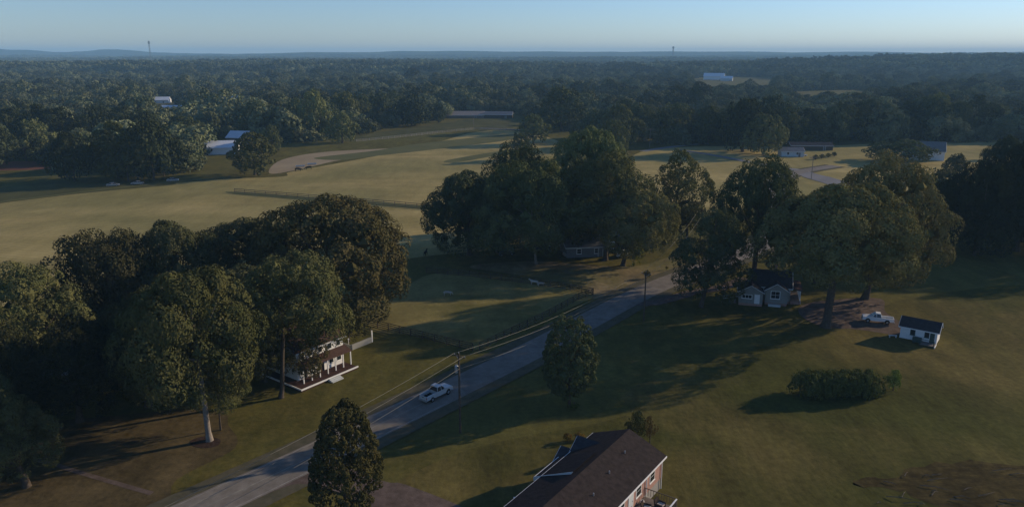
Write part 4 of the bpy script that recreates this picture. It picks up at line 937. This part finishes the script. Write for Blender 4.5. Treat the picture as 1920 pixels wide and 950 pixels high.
shed(443, 271, 12, 12, R(-10), 4.0, 7.2, m_rgrey, m_rwhite, 'white-roofed barn behind and right of the large one', 'barn', 'barn')
shed(292, 194, 26, 12, R(10), 3.5, 6.5, m_white, m_rwhite, 'far white-roofed house among the left forest', 'house', 'house', win=3)
shed(318, 211, 22, 12, R(-5), 3.5, 6.0, m_white, m_rwhite, 'white-roofed house nearer than the one up the slope', 'house', 'house', win=3)
shed(402, 193, 26, 10, R(3), 3.2, 5.8, m_siding, m_rgrey, 'grey-roofed far house left of its twin', 'house', 'house', win=3)
shed(432, 192, 18, 10, R(-8), 3.2, 6.0, m_siding, m_rwhite, 'pale-roofed far house right of its twin', 'house', 'house', win=2)
shed(388, 214, 20, 10, R(-12), 3.2, 5.6, m_siding, m_rgrey, 'grey-roofed house below the far pair', 'house', 'house', win=2)
shed(192, 178, 22, 10, R(12), 3.4, 6.4, m_siding, m_rgrey, 'grey-roofed house lost in the left forest', 'house', 'house', win=2)
shed(724, 214, 14, 8, R(0), 3.0, 5.0, m_siding, m_rwhite, 'white-roofed cottage left of the dome-shaped tree', 'house', 'house', win=2)
shed(930, 222, 26, 10, R(-4), 3.0, 5.2, m_wood, m_rgrey, 'long blue-grey roofed barn beyond the tan stubble', 'barn', 'barn')
shed(868, 222, 34, 10, R(2), 2.6, 5.4, mat('tan_wall', (.22, .17, .13)), mat('tan_roof', (.36, .28, .22), (.30, .24, .19), .5, .8), 'long tan-roofed barn beyond the white fence', 'barn', 'barn')
shed(1338, 150, 40, 18, R(-20), 7, 13, m_white, m_rwhite, 'large white barn on the far right slope', 'barn', 'barn')
shed(1362, 152, 22, 14, R(-20), 5, 9, m_siding, m_rwhite, 'lower white barn joined beside the large far one', 'barn', 'barn')
shed(1486, 294, 11, 8, R(-6), 2.8, 4.4, m_siding, m_rgrey, 'low grey farm building beside the olive tree', 'house', 'house', win=2)
shed(1522, 282, 22, 8, R(-4), 2.6, 4.0, m_wood, m_rdark, 'long dark shed behind the row of round shrubs', 'shed', 'shed')
shed(168, 296, 9, 7, R(20), 3, 5, m_siding, m_rgrey, 'grey cottage in the dark left wood', 'house', 'house', win=1)
g = empty('church_house', at(1768, 300), R(62), 'white gabled house with a long grey roof at the far right', 'house')
gable(g, -3.2, 3.2, 0, 18, 0, 4.6, 8.6, m_white, m_rgrey, 'y', .4, .18, m_white)
g.rotation_euler = (0, 0, R(68))
window(g, 'y-', -1.5, 1.2, 1.0, 1.5, 0, m_white, 1); window(g, 'y-', 1.5, 1.2, 1.0, 1.5, 0, m_white, 1); window(g, 'y-', 0, 4.6, .9, 1.4, 0, m_white, 1)

# towers
p = atT(281, 108); ty = 3400.0; tx = (281 - 960) / FPX * depth(ty, 60); th_ = top_z(77, ty); tz = float(hgt(tx, ty))
g = empty('cell_tower', (tx, ty, tz), 0, 'tall lattice radio mast on the left skyline', 'tower'); hh = th_ - tz
mb = MB(); rb, rt = 4.2, 1.8
for k in range(3):
    a_ = k * 2.094; mb.tube([(rb * math.cos(a_), rb * math.sin(a_), -2), (rt * math.cos(a_), rt * math.sin(a_), hh)], .55, 5)
mb.build('leg', m_rgrey, g); br = MB(); nseg = 14
for j in range(nseg):
    for k in range(3):
        a_, b_ = k * 2.094, (k + 1) * 2.094; r_0 = rb + (rt - rb) * j / nseg; r_1 = rb + (rt - rb) * (j + 1) / nseg
        br.tube([(r_0 * math.cos(a_), r_0 * math.sin(a_), hh * j / nseg), (r_1 * math.cos(b_), r_1 * math.sin(b_), hh * (j + 1) / nseg)], .25, 4)
br.build('brace', m_rgrey, g)
for k in range(6):
    a_ = k * 1.047; q = MB().box(-.7, .7, -.4, .4, hh - 14, hh - 1).build('antenna', m_rgrey, g); q.location = (3.6 * math.cos(a_), 3.6 * math.sin(a_), 0); q.rotation_euler = (0, 0, a_)
MB().tube([(0, 0, hh - 12), (0, 0, hh - 10.5)], 4.0, 12).build('platform', m_rgrey, g)
ty = 5200.0; tx = (1262 - 960) / FPX * depth(ty, 60); tz = float(hgt(tx, ty)); hh = top_z(87, ty) - tz
g = empty('water_tower', (tx, ty, tz), 0, 'small water tower on the right skyline', 'tower')
MB().tube([(0, 0, hh - 16), (0, 0, hh - 12), (0, 0, hh - 5), (0, 0, hh)], [2, 7, 7.5, 2], 14).build('tank', m_rgrey, g, True)
for k in range(4):
    a_ = k * 1.571 + .4; MB().tube([(7 * math.cos(a_), 7 * math.sin(a_), -3), (4.5 * math.cos(a_), 4.5 * math.sin(a_), hh - 12)], .9, 5).build('leg', m_rgrey, g)
MB().tube([(0, 0, -3), (0, 0, hh - 13)], 1.5, 8).build('riser_pipe', m_rgrey, g)

# ---------------------------------------------------------------- utility poles and wires
WD = Vector((32.8, 44.6, 0)).normalized(); WN = Vector((WD.y, -WD.x, 0))
def upole(p, h, label, trans=False, arm=2.0):
    g = empty('utility_pole', p, math.atan2(WN.y, WN.x), label, 'utility pole')
    MB().tube([(0, 0, -.2), (0, 0, h)], [.17, .11], 10).build('pole', m_pole, g)
    MB().box(-arm / 2, arm / 2, .12, .22, h - .55, h - .43).build('crossarm', m_wood, g)
    for xx in (-arm / 2 + .12, arm / 2 - .12, 0): MB().tube([(xx, .17 if xx else 0, h - .43 if xx else h), (xx, .17 if xx else 0, h - .25 if xx else h + .2)], [.05, .035], 8).build('insulator', m_cerm, g)
    MB().tube([(-arm * .3, .17, h - .5), (0, .1, h - 1.1)], .025, 4).build('brace', m_metal, g); MB().tube([(arm * .3, .17, h - .5), (0, .1, h - 1.1)], .025, 4).build('brace', m_metal, g)
    if trans:
        t = MB().tube([(-.38, -.05, h - 2.9), (-.38, -.05, h - 2.82), (-.38, -.05, h - 1.95), (-.38, -.05, h - 1.85)], [.2, .26, .26, .18], 14).build('transformer', m_metal, g, False)
        for q in (-.08, .08): MB().tube([(-.38 + q, -.05, h - 1.86), (-.38 + q, -.05, h - 1.62)], .035, 6).build('bushing', m_cerm, t)
    return g
pA, pB = at(863, 811), at(1207, 601); hA, hB = 11.7, 9.9; pC = pA + (pA - pB); hC = 10.6; pD = pB + Vector((26, 62, 0))
upole(pA, hA, 'utility pole with a pale transformer beside the pickup truck', True)
upole(pB, hB, 'dark utility pole on the verge beyond the oval tree')
upole(pC, hC, 'utility pole out of view at lower left')
upole(pD, 9.5, 'utility pole hidden by the centre trees')
def wire(a, b, sag, label, r_=.022):
    P = [a.lerp(b, t) - Vector((0, 0, 4 * sag * t * (1 - t))) for t in np.linspace(0, 1, 25)]
    return tag(MB().tube(P, r_, 5).build('power_line', m_wire, None, True), label, 'wire')
def wp3(p, off, z): return Vector((p.x, p.y, z)) + WN * off
for off, dz, nm in ((-.88, -.25, 'roadside upper'), (.88, -.25, 'lawn-side upper')):
    wire(wp3(pC, off, hC + dz), wp3(pA, off, hA + dz), .9, f'{nm} wire running left from the transformer pole', .02)
    wire(wp3(pA, off, hA + dz), wp3(pB, off, hB + dz), 1.3, f'{nm} wire from the transformer pole to the far pole', .018)
    wire(wp3(pB, off, hB + dz), wp3(pD, off, 9.5 + dz), 1.5, f'{nm} wire running back from the far pole', .02)
wire(wp3(pC, 0, hC - 2.6), wp3(pA, 0.1, hA - 2.2), 1.0, 'lower cable running left from the transformer pole', .02)
wire(wp3(pA, 0.1, hA - 2.2), wp3(pB, 0, hB - 2.2), 1.4, 'lower cable from the transformer pole to the far pole', .018)
def tpole(u, v, h, label):
    g = empty('utility_pole', at(u, v), 0, label, 'utility pole'); MB().tube([(0, 0, 0), (0, 0, h)], .14, 6).build('pole', m_barkpale, g); MB().box(-1.6, 1.6, -.1, .1, h - .6, h - .35).build('crossarm', m_barkpale, g)
tpole(1218, 277, 10.5, 'pale far utility post with a crossarm behind the centre group'); tpole(1521, 336, 9.5, 'thin far utility post beside the curving lane')
tpole(888, 243, 9, 'pale far post at the end of the white fence')

# ---------------------------------------------------------------- fences
def fence(pts, label, h=1.45, nb=4, sp=2.5, m_=m_fence, post=.07, bw=.14, cat='fence', mesh_=False):
    P = [Vector((p.x, p.y, 0)) for p in pts]; root = empty('fence', P[0], 0, label, cat); o0 = P[0]
    pm = MB().box(-post, post, -post, post, 0, h + .06).mesh('fence_post', m_); cache = {}
    for A_, B_ in zip(P, P[1:]):
        L_ = (B_ - A_).length; n_ = max(1, round(L_ / sp)); a_ = math.atan2(B_.y - A_.y, B_.x - A_.x); seg = L_ / n_
        rm = MB().box(.0, seg, post + .002, post + .035, -bw / 2, bw / 2).mesh('fence_board', m_)
        for i in range(n_ + (B_ == P[-1])):
            q = A_.lerp(B_, i / n_) - o0
            o = link(bpy.data.objects.new('fence_post', pm), root); o.location = q; o.rotation_euler = (0, random.uniform(-.015, .015), a_)
        for i in range(n_):
            q = A_.lerp(B_, i / n_) - o0
            for k in range(nb):
                o = link(bpy.data.objects.new('fence_board', rm), root); o.location = (q.x, q.y, h * (.18 + .8 * k / (nb - 1)) - .03); o.rotation_euler = (random.uniform(-.02, .02), random.uniform(-.006, .006), a_)
    return root
fence([at(640, 590), at(669, 604), at(770, 630), at(886, 658)], 'dark board fence crossing the grass from the farmhouse to the road', 1.45, 4)
fence([at(899, 657), at(960, 627), at(1030, 593), at(1085, 562), at(1112, 553)], 'dark board fence running beside the road', 1.45, 4, 2.4)
fence([at(1112, 552), at(1050, 540), at(960, 528), at(880, 518), at(800, 512)], 'board fence along the back of the pasture', 1.45, 4)
fence([at(440, 361), at(600, 374), at(700, 382), at(846, 395)], 'long thin brown fence across the hay field', 1.5, 3, 4.5, m_wood, bw=.18)
fence([at(668, 266), at(740, 259), at(820, 250), at(890, 243), at(950, 244)], 'white rail fence at the far edge of the hay field', 1.4, 3, 4.5, m_bluesid, .09, .14)

# ---------------------------------------------------------------- animals (skinned over a skeleton)
def cow(loc, rz, m_, label, s=1.0, graze=True):
    hd = [(1.25, 0, .95), (1.5, 0, .55), (1.68, 0, .25)] if graze else [(1.3, 0, 1.45), (1.55, 0, 1.6), (1.85, 0, 1.45)]
    V = [(-.85, 0, 1.1), (-.3, 0, 1.05), (.3, 0, 1.05), (.85, 0, 1.12)] + hd
    Rd = [.30, .36, .35, .30, .17, .13, .08]
    E_ = [(0, 1), (1, 2), (2, 3), (3, 4), (4, 5), (5, 6)]
    for sy in (-1, 1):
        for x, j in ((-.85, 0), (.85, 3)):
            b = len(V); bend = -.12 if x < 0 else .04
            V += [(x, .22 * sy, .78), (x + bend, .22 * sy, .42), (x, .22 * sy, .04)]; Rd += [.14, .075, .06]; E_ += [(j, b), (b, b + 1), (b + 1, b + 2)]
    b = len(V); V += [(-1.18, 0, 1.15), (-1.25, 0, .6)]; Rd += [.05, .03]; E_ += [(0, b), (b, b + 1)]
    for sy in (-1, 1):
        b = len(V); e = Vector(hd[1]); V.append((e.x - .05, .24 * sy, e.z + .12)); Rd.append(.035); E_.append((5, b))
    me = bpy.data.meshes.new('cow'); me.from_pydata(V, E_, []); me.materials.append(m_)
    o = link(bpy.data.objects.new('cow', me)); o.location = loc; o.rotation_euler = (0, 0, rz); o.scale = (s, s, s)
    sk = o.modifiers.new('skin', 'SKIN'); sk.use_smooth_shade = True
    for i, rr_ in enumerate(Rd): me.skin_vertices[0].data[i].radius = (rr_, rr_)
    me.skin_vertices[0].data[1].use_root = True
    o.modifiers.new('sub', 'SUBSURF').render_levels = 1
    return tag(o, label, 'cow')
cow(at(839, 554), R(10), m_hidew, 'small white calf grazing alone in the pasture', .75)
cow(at(1002, 534), R(160), m_hidew, 'white cow standing at the back pasture fence', .8, False)
cow(at(1014, 536), R(20), m_hidew, 'white calf just right of the cow at the pasture fence', .65)
cow(at(559, 321), R(30), m_black, 'black cow at the left of the pair on the hay field', 1.15)
cow(at(579, 318), R(200), m_black, 'black cow at the right of the pair on the hay field', 1.15)
cow(at(798, 479), R(80), m_black, 'black cow standing left of the centre trees', .9, False)

# brush pile at lower right
mb = MB(); rb_ = random.Random(5)
for k in range(26):
    u, v = rb_.uniform(1625, 1960), rb_.uniform(880, 950)
    if v < 878 + abs(u - 1800) * .08: continue
    p = at(u, v); a_ = rb_.gauss(.1, .35); L_ = rb_.uniform(.6, 3.4); dx, dy = math.cos(a_) * L_, math.sin(a_) * L_
    z_ = rb_.uniform(.06, .22); mb.tube([(p.x, p.y, z_), (p.x + dx * .5, p.y + dy * .5 + rb_.uniform(-.2, .2), z_ + rb_.uniform(0, .25)), (p.x + dx, p.y + dy, z_)], [.05, .04, .015], 4)
tag(mb.build('brushwood', m_stick), 'dead branches strewn over the dark soil', kind='stuff')
# bales/feeders behind the field cows
for u, v, lab in ((563, 313, 'pale feed trough left of its twin behind the cows'), (585, 309, 'pale feed trough right of its twin behind the cows')):
    g = empty('feed_trough', at(u, v), R(20), lab, 'trough', 'feed troughs'); MB().box(-2, 2, -.5, -.42, .3, .8).box(-2, 2, .42, .5, .3, .8).box(-2, 2, -.42, .42, .3, .36).box(-2, -1.92, -.42, .42, .36, .8).box(1.92, 2, -.42, .42, .36, .8).build('tub', m_siding, g)
    for sx in (-1.7, 1.7): MB().box(sx - .05, sx + .05, -.4, .4, 0, .3).build('leg', m_wood, g)

# ---------------------------------------------------------------- haze
hz = MB().box(-12900, 12900, -400, 14200, -20, 140).build('haze', None)
hm = bpy.data.materials.new('haze'); hm.use_nodes = True; n = hm.node_tree.nodes; n.remove(n['Principled BSDF'])
pv = n.new('ShaderNodeVolumePrincipled'); pv.inputs['Density'].default_value = 1.3e-4; pv.inputs['Color'].default_value = (.40, .72, 1.0, 1)
hm.node_tree.links.new(pv.outputs[0], n['Material Output'].inputs['Volume'])
hz.data.materials.clear(); hz.data.materials.append(hm); tag(hz, 'thin blue haze over the valley', kind='stuff')
